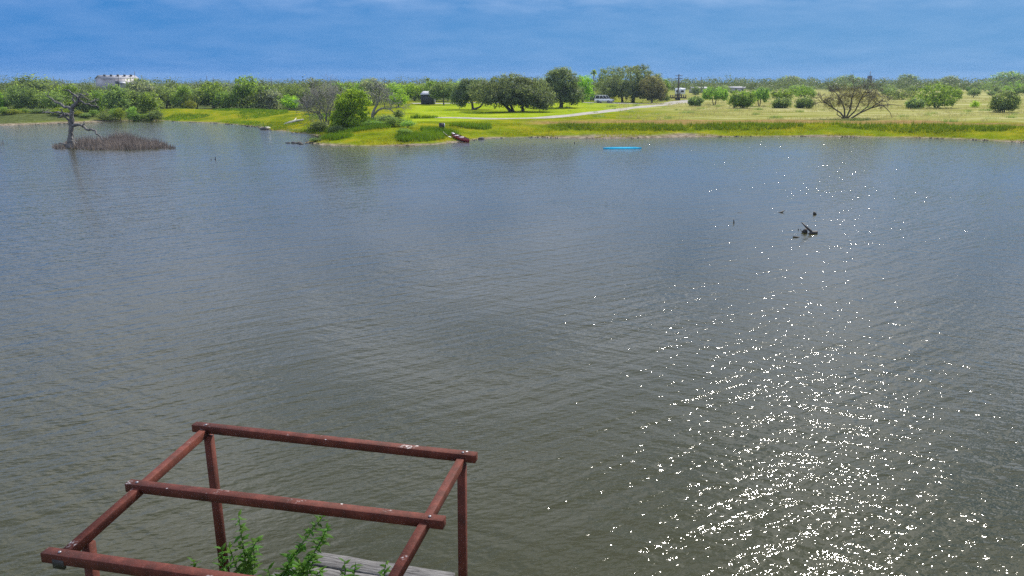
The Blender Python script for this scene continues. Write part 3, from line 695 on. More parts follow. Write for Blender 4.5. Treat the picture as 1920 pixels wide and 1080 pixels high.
# the far-off woods, one mass
def wood(name, label, rows, mat, seed):
    rg = np.random.default_rng(seed); mb = MB(); mk = MB()
    for (Y, px0, px1, hmin, hmax, step, nleaf) in rows:
        x0, x1 = x_at(px0, Y), x_at(px1, Y); n = max(3, int((x1 - x0) / step))
        X = np.linspace(x0, x1, n) + rg.normal(0, step * .3, n); YY = Y + rg.uniform(-.06, .06, n) * Y
        Z = ground(X, YY); Hh = rg.uniform(hmin, hmax, n) * np.where(rg.random(n) < .16, rg.uniform(1.15, 1.5, n), 1); Wd = step * rg.uniform(.6, 1.0, n)
        for k in range(n):
            m_ = nleaf; nl = 5
            if 165 < 960 + FPX * X[k] / depth(YY[k], 4) < 252 and YY[k] < 425: Hh[k] *= .66
            lc = rg.normal(size=(nl, 3)) * np.array([.45, .4, .16]) + np.array([0, 0, .58])
            d = rg.normal(size=(m_, 3)); d /= np.linalg.norm(d, axis=1)[:, None]
            q = lc[rg.integers(0, nl, m_)] + d * np.array([.5, .5, .30]) * rg.uniform(.6, 1, (m_, 1))
            q[:, 2] = np.clip(q[:, 2], .02, 1.05)
            c = q * np.array([Wd[k], Wd[k], Hh[k]]) + np.array([X[k], YY[k], Z[k]])
            mb.leaves(c, .30 * (Y / 200) ** .45, rg, d + np.array([0, 0, .4]), 1.0)
    return tag(mb.build(name, mat), label, kind='stuff')
wood('left_woods', 'dense green wood filling the left background', [(178, -420, 300, 3.2, 4.4, 4.0, 260), (192, -420, 610, 3.2, 4.6, 4, 240), (205, -400, 640, 3.4, 4.8, 4.2, 220), (225, -400, 640, 3.4, 5.0, 4.6, 190), (255, -400, 1120, 3.6, 5.0, 5, 170), (300, -300, 1120, 3.8, 5.2, 6, 150), (360, -300, 1200, 4.0, 5.3, 7, 130), (450, -300, 1300, 4.2, 5.4, 8, 120)], M['woods'], 91)
wood('far_woods', 'hazy green woods along the whole horizon', [(395, 1225, 2300, 3.0, 4.6, 6, 150), (430, 1225, 2300, 3.6, 5.4, 6, 150), (480, 1210, 2300, 4.4, 6.2, 7, 140), (540, 1210, 2300, 5.0, 6.6, 8, 130), (620, -300, 2300, 5.0, 6.8, 10, 100), (760, -300, 2300, 5.2, 7.2, 12, 90), (950, -300, 2300, 5.4, 7.8, 15, 80), (1300, -300, 2300, 6, 9.5, 20, 60)], M['farwoods'], 92)
for i, (px, top, wpx, Y) in enumerate([(1480, 141, 56, 640), (1590, 140, 44, 640), (1700, 139, 50, 620), (1780, 141, 40, 620), (1890, 133, 60, 600), (1925, 137, 44, 600)]):
    copy_tree('acjadc'[i], ['broad dark tree topping the skyline above the pasture bushes', 'dark tree topping the skyline above the brown mesquite', 'dark tree on the skyline left above the largest pasture tree', 'dark tree on the skyline straight above the largest pasture tree', 'highest dark tree clump on the skyline at the right edge', 'dark skyline tree cut by the right edge of the picture'][i], px, top, wpx, Y=Y, name='skyline_tree')

# two palms on the skyline
def palm(label, px, top, Y, r):
    p = P(px, Y); ht = z_at(top, Y) - p[2]; e = tag(empty('palm_tree', p), label, 'palm'); rg = np.random.default_rng(int(px))
    mb = MB(); mb.tube([(0, 0, -.2), (.1, 0, ht * .5), (.05, 0, ht - r)], [.22, .17, .15], 6); mb.build('trunk', M['greybark'], e)
    mb = MB()
    for k in range(46):
        d = rg.normal(size=3); d[2] = d[2] * .7 + .3; d /= np.linalg.norm(d); s = np.cross(d, (0, 0, 1)); s /= np.linalg.norm(s) + 1e-6
        c = np.array([.05, 0, ht - r]); a = c + d * r * .6; b_ = c + d * r * rg.uniform(.9, 1.2) - np.array([0, 0, .25])
        mb.add([c, a - s * .22, b_, a + s * .22], [(0, 1, 2, 3)])
    mb.build('crown', M['scrub'], e)
palm('thin palm with a round head standing above the parked cars', 1112, 128, 245, 1.25)
palm('small palm on the skyline above the dark shed', 802, 144, 300, 1.0)

# ------------------------------------------------------------------ dead tree standing in the water
p = at(133, 277); rg = np.random.default_rng(61); k = mpp(p)
e = tag(empty('dead_tree', p), 'bleached leafless dead tree standing in the water among brown reeds', 'tree')
def V2(u, v, y=0): return np.array([(u / 8.306 + 80 - 133) * k, y, (277 - (v / 8.306 + 160)) * k])
rk = k / 8.306
def br(name, pl, r, y0=0., y1=0., sides=6, twigs=0):
    pts = np.array([V2(a, b_, y0 + (y1 - y0) * i / (len(pl) - 1)) for i, (a, b_) in enumerate(pl)])
    n = len(pts); t = np.linspace(0, n - 1, n * 3); q = np.stack([np.interp(t, range(n), pts[:, i]) for i in range(3)], 1)
    q[1:-1] += rg.normal(size=(len(q) - 2, 3)) * .035
    rr = np.interp(t, range(n), np.array(r) * rk * (0.9 if name == 'trunk' else 1.35))
    mb = MB(); mb.tube(q, rr, sides)
    for _ in range(twigs):
        j = rg.integers(len(q) // 3, len(q)); d = rg.normal(size=3); d[2] = abs(d[2]) * .6; d /= np.linalg.norm(d)
        fractal(mb, rg, q[j], d, .55, .035, 1, .6, 2, 0, .014, .7, 4)
    mb.build(name, M['dead'], e, True)
br('trunk', [(440, 1010), (442, 930), (445, 870), (462, 790), (480, 690), (500, 610), (515, 500), (525, 390)], [75, 66, 56, 38, 40, 44, 36, 28], sides=10)
br('branch', [(525, 400), (580, 330), (650, 280), (680, 220), (640, 180), (600, 150), (560, 90)], [26, 22, 18, 15, 11, 9, 5], 0, -.5, twigs=5)
br('branch', [(510, 628), (600, 620), (650, 615), (700, 645), (760, 685), (840, 690), (910, 700), (940, 760), (1000, 800), (1045, 855)], [26, 16, 14, 14, 13, 13, 11, 9, 8, 5], 0, -1.2)
br('branch', [(695, 642), (740, 605), (752, 562)], [11, 8, 4], -.5, -.7)
br('branch', [(525, 380), (460, 352), (390, 355), (340, 300), (270, 300), (200, 240), (115, 195)], [18, 15, 14, 12, 10, 8, 4], 0, .9, twigs=5)
br('branch', [(500, 580), (430, 490), (405, 420), (412, 375)], [16, 11, 8, 4], 0, -.5, twigs=1)
br('branch', [(470, 470), (400, 450), (330, 440), (280, 430), (200, 442), (130, 433), (60, 437), (0, 452)], [20, 14, 11, 10, 9, 8, 7, 4], 0, .8, twigs=4)
br('branch', [(470, 640), (440, 600), (430, 545)], [10, 7, 4], 0, .4)
br('branch', [(530, 590), (533, 500), (542, 440)], [12, 9, 5], -.2, -.4)
br('branch', [(680, 235), (740, 160), (820, 182), (890, 155)], [10, 8, 7, 4], -.4, -.9, twigs=3)
br('branch', [(690, 262), (780, 310), (850, 335), (930, 360)], [12, 10, 7, 4], -.3, .5, twigs=2)
br('branch', [(700, 200), (760, 215), (792, 242)], [8, 7, 4], -.4, .4)
br('branch', [(830, 290), (865, 265), (930, 228)], [7, 6, 3], -.2, .6, twigs=2)
br('branch', [(600, 300), (552, 230), (560, 190), (612, 158)], [10, 8, 7, 5], 0, .5, twigs=2)
br('branch', [(400, 450), (350, 490), (290, 500), (240, 520)], [12, 10, 8, 4], .2, .7, twigs=4)
br('branch', [(485, 815), (540, 850), (608, 908)], [8, 6, 4], -.2, -.8)
br('branch', [(505, 735), (528, 812)], [6, 3], -.2, -.3)
br('branch', [(385, 930), (340, 905), (292, 900)], [16, 11, 5], 0, -.4)

# reeds round the dead tree
rg = np.random.default_rng(62); mb = MB()
B = []; hh = []
for (px0, px1, py0, py1, n, h0, h1) in [(118, 316, 266, 283, 5200, .5, 1.25), (200, 262, 265, 280, 1500, .7, 1.5), (98, 128, 273, 281, 300, .3, .6), (300, 330, 276, 281, 260, .2, .7), (286, 300, 271, 280, 300, .7, 1.1)]:
    c, a = np.array([(px0 + px1) / 2, (py0 + py1) / 2]), np.array([(px1 - px0) / 2, (py1 - py0) / 2])
    t = rg.uniform(0, 6.283, n); r = np.sqrt(rg.uniform(0, 1, n)); q = c + a * np.stack([np.cos(t), np.sin(t)], 1) * r[:, None]
    q[:, 1] = np.minimum(q[:, 1] + rg.normal(0, .4, n), 284)
    B.append(np.array([at(u, v, -.05) for u, v in q])); hh.append(rg.uniform(h0, h1, n) * (1.1 - .5 * r ** 3))
B, hh = np.vstack(B), np.concatenate(hh)
hh = hh * (1 + .45 * wob(B[:, 0], B[:, 1], 1.3, 66)).clip(.35, 1.7)
mb.blades(B, hh, .05, .6, rg)
tag(mb.build('reed_bed', M['reed']), 'low bed of dry brown reeds round the foot of the dead tree', kind='stuff')
rg = np.random.default_rng(63); mb = MB(); n = 260
q = np.array([at(-14 + rg.normal() * 9, 272 + rg.normal() * 1.5, -.05) for _ in range(n)]); mb.blades(q, rg.uniform(.3, .9, n), .05, .5, rg)
tag(mb.build('reed_tuft', M['reed']), 'small tuft of brown reeds at the left edge of the water', kind='stuff')

# ------------------------------------------------------------------ grass on the banks
def scatter(rg, n, box, keep):
    x = rg.uniform(box[0], box[1], n); y = rg.uniform(box[2], box[3], n); d = lake_dist(x, y)
    k = keep(x, y, d); x, y = x[k], y[k]
    return np.stack([x, y, ground(x, y) - .03], 1)
def tufts(rg, base, per, spread):
    b_ = np.repeat(base, per, 0); b_[:, :2] += rg.normal(0, spread, (len(b_), 2)); return b_
def angf(x, y): return x / y
rg = np.random.default_rng(71)
b1 = scatter(rg, 30000, (5, 85, 80, 130), lambda x, y, d: (d > 3.0) & (d < 8.6) & (angf(x, y) > .055 + rg.normal(0, .01, len(x))) & (wob(x, y, .35, 21) + 2.1 * sstep(3.5, 6, d) > .6))
b1 = tufts(rg, b1[rg.permutation(len(b1))[:5200]], 7, .16); mb = MB(); mb.blades(b1, rg.uniform(.25, .75, len(b1)), .06, .6, rg)
tag(mb.build('bank_weeds', M['weed']), 'tall dark green weeds along the right bank', kind='stuff')
b1 = scatter(rg, 60000, (-40, 95, 75, 135), lambda x, y, d: (d > .7) & (d < 9) & (wob(x, y, .5, 22) > -.3))
b1 = tufts(rg, b1[rg.permutation(len(b1))[:9000]], 5, .15); mb = MB(); mb.blades(b1, rg.uniform(.10, .34, len(b1)), .06, .7, rg)
tag(mb.build('bank_grass', M['bankgrass']), 'yellow green grass on the bank above the waterline', kind='stuff')
b1 = scatter(rg, 50000, (-65, -15, 110, 175), lambda x, y, d: (d > .8) & (d < 17) & (wob(x, y, .4, 23) > .0))
b1 = tufts(rg, b1[rg.permutation(len(b1))[:3500]], 6, .2); mb = MB(); mb.blades(b1, rg.uniform(.12, .4, len(b1)), .07, .6, rg)
tag(mb.build('bank_grass', M['weed']), 'green grass on the slope of the left bank', kind='stuff')
b1 = scatter(rg, 60000, (10, 150, 110, 330), lambda x, y, d: (d > 18) & (angf(x, y) > .13 + .0 * x) & (wob(x, y, .25, 24) > -.2))
b1 = tufts(rg, b1[rg.permutation(len(b1))[:9000]], 6, .25); mb = MB(); mb.blades(b1, rg.uniform(.2, .55, len(b1)), .07, .6, rg)
tag(mb.build('dry_grass', M['drygrass']), 'pale dry grass over the right pasture', kind='stuff')
b1 = scatter(rg, 20000, (10, 110, 105, 200), lambda x, y, d: (d > 15) & (angf(x, y) > .05) & (wob(x, y, .8, 25) > 1.5))
b1 = tufts(rg, b1[rg.permutation(len(b1))[:260]], 26, .3); mb = MB(); mb.blades(b1, rg.uniform(.2, .6, len(b1)), .06, .6, rg)
tag(mb.build('pasture_weeds', M['scrub']), 'dark weed tufts dotted over the right pasture', kind='stuff')
b1 = scatter(rg, 40000, (-32, -3, 76, 112), lambda x, y, d: (d > 2.0) & (d < 9) & (wob(x, y, .5, 26) > .35))
b1 = tufts(rg, b1[rg.permutation(len(b1))[:1800]], 8, .2); mb = MB(); mb.blades(b1, rg.uniform(.25, .8, len(b1)), .07, .6, rg)
tag(mb.build('point_weeds', M['weed']), 'green weeds on the grassy point', kind='stuff')

# shrubs at the foot of the trees on the point
for i, (px, py, top, wpx, kd, lb) in enumerate([(600, 247, 228, 40, 'a', 'dark shrub under the bare grey tree at the tip of the point'), (632, 252, 234, 36, 'a', 'dark shrub below the vine covered tree on the point'), (592, 266, 258, 26, 'c', 'low dark bush on the tip of the point by the rocks'), (700, 240, 225, 44, 'd', 'green shrub at the foot of the twisted bare tree'), (738, 238, 220, 46, 'i', 'green shrub right of the twisted bare tree'),
         (765, 240, 226, 30, 'd', 'small green shrub at the middle of the point'), (748, 222, 206, 26, 'c', 'olive shrub behind the arched limb of the twisted bare tree'), (722, 232, 214, 40, 'a', 'dull green shrub under the arched limb'), (757, 254, 240, 30, 'd', 'green weedy shrub on the front slope of the point')]):
    copy_tree(kd, lb, px, top, wpx, py=py, name='shrub', cat='shrub')
for i, (px, py, h_, n_) in enumerate([(780, 222, .95, 170), (799, 222, .75, 220), (812, 221, .5, 110)]):
    rg = np.random.default_rng(800 + i); q = on_ground(px, py); b_ = np.repeat(q[None], n_, 0); b_[:, 0] += rg.normal(0, .45 + .3 * (i == 1), n_); b_[:, 1] += rg.normal(0, .3, n_)
    mb = MB(); mb.blades(b_ - q, rg.uniform(.5, 1, n_) * h_, .07, .35, rg); o = mb.build('grass_clump', M['weed']); o.location = q
    tag(o, ['tallest dark grass clump at the left end of the gravel road', 'wide dark grass clump beside the left end of the gravel road', 'short grass clump touching the left end of the gravel road'][i], kind='stuff')

# ------------------------------------------------------------------ things at the water's edge
M['red'] = simple('canoe_red', (0.26, 0.022, 0.03), 0.45, .2, 3)
M['white'] = simple('white_paint', (0.75, 0.75, 0.74), 0.5, .06, 2)
M['blue'] = simple('kayak_blue', (0.0, 0.38, 0.58), 0.9, .1, 2)
M['black'] = simple('dark_rubber', (0.02, 0.02, 0.022), 0.7, .2, 4)
M['darkwood'] = simple('wet_dark_wood', (0.028, 0.023, 0.02), 0.7, .4, 8, bump=.5)
M['palewood'] = simple('bleached_wood', (0.48, 0.45, 0.36), 0.8, .3, 4, bump=.4)
M['rock'] = simple('dark_rock', (0.055, 0.05, 0.045), 0.85, .4, 4, bump=.5)
M['glass'] = simple('car_glass', (0.012, 0.014, 0.017), 0.12, .1, 2)
M['charcoal'] = simple('charcoal_siding', (0.035, 0.042, 0.055), 0.7, .25, 2)
M['tin'] = simple('tin_roof', (0.36, 0.37, 0.40), 0.6, .15, 1.5)
M['dulltin'] = simple('dull_tin', (0.25, 0.25, 0.27), 0.8, .15, 1.5)
M['metalwall'] = simple('white_metal_wall', (0.36, 0.33, 0.35), 0.5, .08, .5)
M['steel'] = simple('steel', (0.25, 0.25, 0.26), 0.4, .2, 4, metal=.6)
M['pole'] = simple('pole_wood', (0.07, 0.055, 0.045), 0.9, .3, 5)
M['amber'] = simple('tail_light', (0.35, 0.02, 0.02), 0.3, .1, 5)

def hull(L, W, Hh, n=17, m=9, open_top=True, rocker=.12, flip=False):
    """a canoe shell: length along x"""
    V = []
    for i in range(n):
        t = -1 + 2 * i / (n - 1); w = W / 2 * (1 - abs(t) ** 2.3) + .012; sh = Hh * (1 + .35 * abs(t) ** 3); k0 = rocker * Hh * abs(t) ** 3
        for j in range(m):
            a = math.pi * j / (m - 1); V.append((t * L / 2, -math.cos(a) * w, k0 + (sh - k0) * (1 - math.sin(a) ** .7)))
    V = np.array(V); q = [(i * m + j, (i + 1) * m + j, (i + 1) * m + j + 1, i * m + j + 1) for i in range(n - 1) for j in range(m - 1)]
    return V, q
# red canoe pulled up on the grass
a, b_ = on_ground(849, 251), at(877, 265, 0.0)
L = 4.3; yaw = math.atan2(-3.0, 1.9)
e = tag(empty('canoe', at(863, 260.5, .12), yaw), 'red canoe with pale bands pulled up on the bank', 'canoe')
mid = at(863, 259.5, .3); e.location = (mid[0], mid[1], max(g1(mid[0], mid[1]), .02) + .04); e.rotation_euler = (0, R(7), yaw)
V, q = hull(L, .85, .38); mb = MB(); mb.add(V, q); o = mb.build('hull', M['red'], e, True); sm = o.modifiers.new('thick', 'SOLIDIFY'); sm.thickness = .03
for t in (-.45, .1):
    mb = MB(); mb.bar((t * L / 2, -.37, .37), (t * L / 2, .37, .37), .22, .03); mb.build('thwart_seat', M['white'], e)
mb = MB(); mb.bar((-L / 2 * .97, 0, .50), (-L / 2 * .74, 0, .44), .26, .04); mb.build('bow_deck', M['white'], e)
for s_ in (-1, 1):
    pts = [(x, s_ * (.425 * (1 - abs(x / (L / 2)) ** 2.3) + .012), .38 * (1 + .35 * abs(x / (L / 2)) ** 3) + .01) for x in np.linspace(-L / 2, L / 2, 13)]
    mb = MB(); mb.tube(pts, .03, 5); mb.build('gunwale', M['black'], e)
# paddle beside it
q = on_ground(841, 258); e = tag(empty('paddle', q), 'pale paddle lying on the bank left of the red canoe', 'paddle')
mb = MB(); mb.tube([(-.75, 1.2, .62), (0, 0, .12)], .028, 6); mb.build('shaft', M['palewood'], e)
mb = MB(); mb.bar((0, 0, .12), (.34, -.45, .06), .19, .04, bev=.012); mb.build('blade', M['white'], e)
# stump post
q = on_ground(828, 246); e = tag(empty('old_post', q), 'short dark post with a pale right side above the red canoe', 'post')
mb = MB(); mb.box((0, 0, .42), (.62, .5, 1.15), .3, .92); mb.build('post_body', M['darkwood'], e)
mb = MB(); mb.box((.36, -.1, .72), (.07, .42, .5), .3); mb.build('pale_board', M['white'], e)
# blue kayak floating low
pL, pR = at(1131, 279.0), at(1203, 278.6); c = (pL + pR) / 2; L = np.linalg.norm(pR - pL); yaw = math.atan2(*(pR - pL)[[1, 0]])
e = tag(empty('kayak', (c[0], c[1], -.19), yaw), 'bright blue capsized kayak floating low in the water', 'kayak')
V, q = hull(L, .72, .34); V = V.copy(); V[:, 2] = .36 - V[:, 2] * .95
mb = MB(); mb.add(V, np.array(q)[:, ::-1]); mb.build('hull', M['blue'], e, True)
mb = MB(); mb.bar((-L / 2 * .99, 0, .13), (-L / 2 * .80, 0, .27), .14, .05); mb.build('bow_cap', M['steel'], e)
mb = MB(); mb.bar((-L * .32, 0, .372), (L * .36, 0, .372), .05, .03); mb.build('keel_strip', M['blue'], e)

def stick(name, label, cat, pls, rads, mat, base, parts=('limb',)):
    e = tag(empty(name, base), label, cat)
    for i, (pl, r) in enumerate(zip(pls, rads)):
        mb = MB(); mb.tube(np.array(pl) - base, r, 7); mb.build(parts[min(i, len(parts) - 1)], mat, e, True)
    return e
def A(px, py, z): return at(px, py, z)
def on_plane(px, py, Y):
    d = ray(px, py); return np.array([0, 0, H]) + d * Y / d[1]
def snag(label, base_px, pls, rads, mat='darkwood', name='driftwood', cat='driftwood'):
    b0 = at(*base_px); Y = b0[1]
    return stick(name, label, cat, [[on_plane(x, y, Y + dy) for x, y, dy in pl] for pl in pls], rads, M[mat], b0)
snag('forked dark branch sticking up from the water on the right', (1523, 438), [[(1503, 417, .3), (1512, 426, .15), (1520, 433, 0), (1525, 440, -.05)], [(1514, 440.5, -.1), (1522, 437, 0), (1531, 436, .1), (1530, 441, .1)], [(1524, 436, 0), (1525, 432, .1)]], [[.025, .05, .065, .06], [.04, .1, .09, .03], [.03, .015]])
snag('stubby dark stump beside the forked branch in the water', (1509, 436), [[(1509, 438, 0), (1510, 432, 0), (1512, 428, .05)], [(1503, 433, 0), (1508, 436, 0)]], [[.14, .11, .03], [.03, .07]])
snag('thin dark stick floating below the forked branch', (1493, 445), [[(1487, 444, 0), (1493, 445, 0), (1499, 445.6, 0)]], [[.03, .06, .03]])
snag('tiny pair of dark twigs left of the dark stump', (1499, 431), [[(1497, 432, 0), (1497, 428.5, 0)], [(1502, 432, 0), (1501, 430, 0)]], [[.03, .015], [.03, .015]])
snag('small upright dark twig left of the driftwood group', (1376, 418), [[(1376, 419, 0), (1376, 415, 0), (1375.5, 411, .05)]], [[.035, .03, .015]])
snag('slanting dark stick rising from the water behind the driftwood group', (1464, 399), [[(1459, 400.5, 0), (1465, 398, .1), (1471, 394.5, .2)]], [[.05, .05, .02]])
snag('small dark wedge of wood farthest right in the water', (1528, 402), [[(1526, 397, 0), (1527, 400, 0), (1530, 403, 0)]], [[.03, .09, .06]])
snag('flat dark stick floating left of the slanting stick', (1387, 399), [[(1383, 399.5, 0), (1391, 399, 0)]], [[.03, .02]])
snag('upright dark twig near the far shore left of the blue kayak', (1077, 269), [[(1077, 270, 0), (1077, 265.5, 0)]], [[.06, .03]])
snag('short dark twig poking from the water close to the far right bank', (1065, 268), [[(1065, 269, 0), (1064.5, 266.5, 0)]], [[.05, .03]])
snag('upright dark twig in the open water right of the reeds', (403.5, 299), [[(403.5, 300, 0), (403.8, 294, 0)]], [[.05, .03]])
snag('tiny dark twig left of the upright twig right of the reeds', (396, 300), [[(397, 301, 0), (395.5, 298, 0)]], [[.05, .03]])
b0 = on_ground(533, 234)
stick('fallen_log', 'bleached fallen log lying on the left bank below the bare grey tree', 'log', [[on_ground(533, 234) + (0, 0, .12), on_ground(542, 233) + (0, 0, .25), on_ground(553, 231) + (0, 0, .3), on_ground(570, 228) + (0, 0, .3)], [on_ground(550, 232) + (0, 0, .25), on_ground(556, 228.5) + (0, 0, .6)]], [[.12, .17, .2, .1], [.13, .05]], M['palewood'], b0, ('trunk', 'branch'))
def rock(label, px, py, r, seed, mat='rock', z=0.0, group=None):
    rg = np.random.default_rng(seed); b0 = at(px, py) if z == 0 else on_ground(px, py)
    n, m_ = 7, 9; V = [(0, 0, .75 * r)]
    for i in range(1, n):
        for j in range(m_):
            a, t = math.pi * i / n, 2 * math.pi * j / m_; k = r * (1 + rg.normal() * .12); V.append((1.3 * k * math.sin(a) * math.cos(t), k * math.sin(a) * math.sin(t), .75 * k * math.cos(a)))
    q = [(1 + i * m_ + j, 1 + (i + 1) * m_ + j, 1 + (i + 1) * m_ + (j + 1) % m_, 1 + i * m_ + (j + 1) % m_) for i in range(n - 2) for j in range(m_)]
    mb = MB(); mb.add(V, q, [(0, 1 + j, 1 + (j + 1) % m_) for j in range(m_)]); o = mb.build('rock', M[mat]); o.location = b0; tag(o, label, 'rock', group)
for i, (px, py, r) in enumerate([(541, 268.4, .18), (551, 268.6, .26), (561, 269, .3), (565, 270.5, .2), (537, 268.2, .12)]):
    rock(['small dark rock second from the left off the tip of the point', 'dark rock in the middle of the line off the tip of the point', 'largest dark rock off the tip of the point', 'dark rock nearest the tip of the point', 'tiny dark rock farthest left off the tip of the point'][i], px, py, r, 900 + i)
rock('dark rock with its foot in the water below the fallen log', 496, 243, .5, 910)
rock('pale rock beside the dark rock below the fallen log', 501, 241.5, .42, 911, 'palewood')
rock('dark wet rock at the waterline right of the red canoe', 902, 261, .34, 912)

# ------------------------------------------------------------------ shed
p = on_ground(803, 195.5); k = mpp(p); w_, h_ = 22.5 * k, 22 * k
e = tag(empty('shed', p, R(-8)), 'dark slab sided shed with a pale sloping tin roof on the lawn', 'shed')
mb = MB(); d_ = w_ * .95
hf, hb = h_ * .80, h_ * 1.02
V = [(-w_/2, -d_/2, -.2), (w_/2, -d_/2, -.2), (w_/2, d_/2, -.2), (-w_/2, d_/2, -.2), (-w_/2, -d_/2, hf), (w_/2, -d_/2, hf), (w_/2, d_/2, hb), (-w_/2, d_/2, hb)]
mb.add(V, [(3, 2, 1, 0), (4, 5, 6, 7), (0, 1, 5, 4), (1, 2, 6, 5), (2, 3, 7, 6), (3, 0, 4, 7)]); mb.build('wall', M['charcoal'], e)
mb = MB(); sl = (hb - hf) / d_; mb.bar((0, -d_ * .6, hf - sl * d_ * .1 + .06), (0, d_ * .58, hb + sl * d_ * .08 + .06), w_ * 1.1, .1); mb.build('roof', M['tin'], e)
for i in range(9):
    x = -w_/2 + w_ * (i + .5) / 9; mb = MB(); zt = hf - .05; mb.box((x, -d_/2 - .012, zt / 2), (w_ / 9 - .03, .03, zt)); mb.build('board', M['charcoal'], e)
mb = MB(); mb.box((w_/2 + .15, 0, .55), (.22, .5, 1.1)); mb.build('tank', M['tin'], e)

# ------------------------------------------------------------------ vehicles
def car(name, label, cat, p, yaw, body, L, W, Hh, pickup=False):
    e = tag(empty(name, p, yaw), label, cat)
    r = .37; zb = .34
    belt = Hh * .56
    prof = [(-L/2, zb), (L/2 - .05, zb), (L/2, zb + .25), (L/2 - .04, belt * .86), (L/2 - 1.15, belt), (-L/2 + .05, belt), (-L/2, belt * .8)]
    n = len(prof); V = [(x, -W/2, z) for x, z in prof] + [(x, -W/2 + .06, z) if z >= belt else (x, -W/2, z) for x, z in prof]
    V = [(x, -W/2 + (.07 if z >= belt * .95 else 0), z) for x, z in prof] + [(x, W/2 - (.07 if z >= belt * .95 else 0), z) for x, z in prof]
    bm = MB(); q = [(i, (i + 1) % n, (i + 1) % n + n, i + n) for i in range(n)]
    c0, c1 = len(V), len(V) + 1; V += [(0, -W/2 + .01, (zb + belt) / 2), (0, W/2 - .01, (zb + belt) / 2)]
    t = [(c0, (i + 1) % n, i) for i in range(n)] + [(c1, i + n, (i + 1) % n + n) for i in range(n)]
    bm.add(V, q, t); bm.build('body', body, e)
    x0, x1 = (-L/2 + .12, L/2 - 1.25) if not pickup else (-L * .08, L/2 - 1.35)
    b0, b1 = (x0 + .0, x1), (x0 + (.22 if not pickup else .12), x1 - .62)
    cab = MB(); wv, wt = W - .16, W - .42
    cab.add([(b0[0], -wv/2, belt - .02), (b0[1], -wv/2, belt - .02), (b0[1], wv/2, belt - .02), (b0[0], wv/2, belt - .02), (b1[0], -wt/2, Hh - .04), (b1[1], -wt/2, Hh - .04), (b1[1], wt/2, Hh - .04), (b1[0], wt/2, Hh - .04)],
            [(3, 2, 1, 0), (4, 5, 6, 7), (0, 1, 5, 4), (1, 2, 6, 5), (2, 3, 7, 6), (3, 0, 4, 7)]); cab.build('window_band', M['glass'], e)
    rf = MB(); rf.box(((b1[0] + b1[1]) / 2, 0, Hh), (b1[1] - b1[0] + .06, wt + .06, .09), 0, .94); rf.build('roof', body, e)
    for s_ in (-1, 1):
        for f in ((0, .38, .7, 1.0) if not pickup else (0, .5, 1.0)):
            pm = MB(); xb, xt = b0[0] + (b0[1] - b0[0]) * f, b1[0] + (b1[1] - b1[0]) * f
            pm.bar((xb, s_ * wv/2, belt), (xt, s_ * wt/2, Hh - .03), .09, .05, up=(0, s_, .2)); pm.build('pillar', body, e)
        for x in (-L * .3, L * .31):
            wm = MB(); wm.tube([(x, s_ * (W/2 - .2), r), (x, s_ * (W/2 + .015), r)], r, 14); wh = wm.build('wheel', M['black'], e)
            rm = MB(); rm.tube([(x, s_ * (W/2 - .05), r), (x, s_ * (W/2 + .025), r)], r * .58, 10); rm.build('rim', M['steel'], wh)
        lm = MB(); lm.box((L/2 - .01, s_ * W * .36, belt * .74), (.06, .34, .16)); lm.build('headlight', M['white'], e)
        tm = MB(); tm.box((-L/2 + .01, s_ * W * .42, belt * .82), (.06, .16, .32)); tm.build('tail_light', M['amber'], e)
        bp_ = MB(); bp_.box((s_ * L/2, 0, zb + .13), (.14, W * .96, .18)); bp_.build('bumper', M['steel'], e)
    return e
p = on_ground(1133, 193); car('sport_utility_vehicle', 'white sport utility vehicle parked at the edge of the largest oak', 'car', p, R(-28), M['white'], 4.8, 2.0, 1.95)
p = on_ground(1114, 189.5) + np.array([0, 2.5, 0]); car('pickup_truck', 'dark pickup truck with a white cab parked left of the white vehicle', 'truck', p, R(-32), M['charcoal'], 4.6, 1.9, 1.8, True)

def trailer(label, pa, pb, z, items):
    p = on_ground((pa + pb) / 2, z); L = (pb - pa) * mpp(p); e = tag(empty('flatbed_trailer', p, R(-4)), label, 'trailer')
    mb = MB(); mb.box((0, 0, .62), (L, 1.9, .16)); mb.build('deck', M['black'], e)
    for s_ in (-1, 1):
        mb = MB(); mb.box((0, s_ * .98, .78), (L * .96, .06, .16)); mb.build('side_rail', M['pole'], e)
        for x in (-.35, .35):
            mb = MB(); mb.tube([(x, s_ * .82, .33), (x, s_ * 1.02, .33)], .33, 12); mb.build('wheel', M['black'], e)
    mb = MB(); mb.bar((L/2, 0, .58), (L/2 + 1.1, 0, .5), .12, .1); mb.build('drawbar', M['black'], e)
    for i in range(items):
        x = -L * .45 + L * .9 * i / max(1, items - 1); mb = MB(); mb.box((x, -.97, 1.12), (.3, .14, .8)); mb.build('stake', M['pole'], e)
trailer('low black flatbed trailer parked just right of the largest oak', 1207, 1228, 188.5, 3)
trailer('long dark stake trailer standing along the gravel drive', 1255, 1286, 188, 8)
trailer('short dark trailer between the low black trailer and the stake trailer', 1234, 1248, 188.5, 3)
copy_tree('c', 'dark brown brush heap behind the short trailer', 1250, 177, 13, Y=235, name='brush_heap', cat='brush heap')

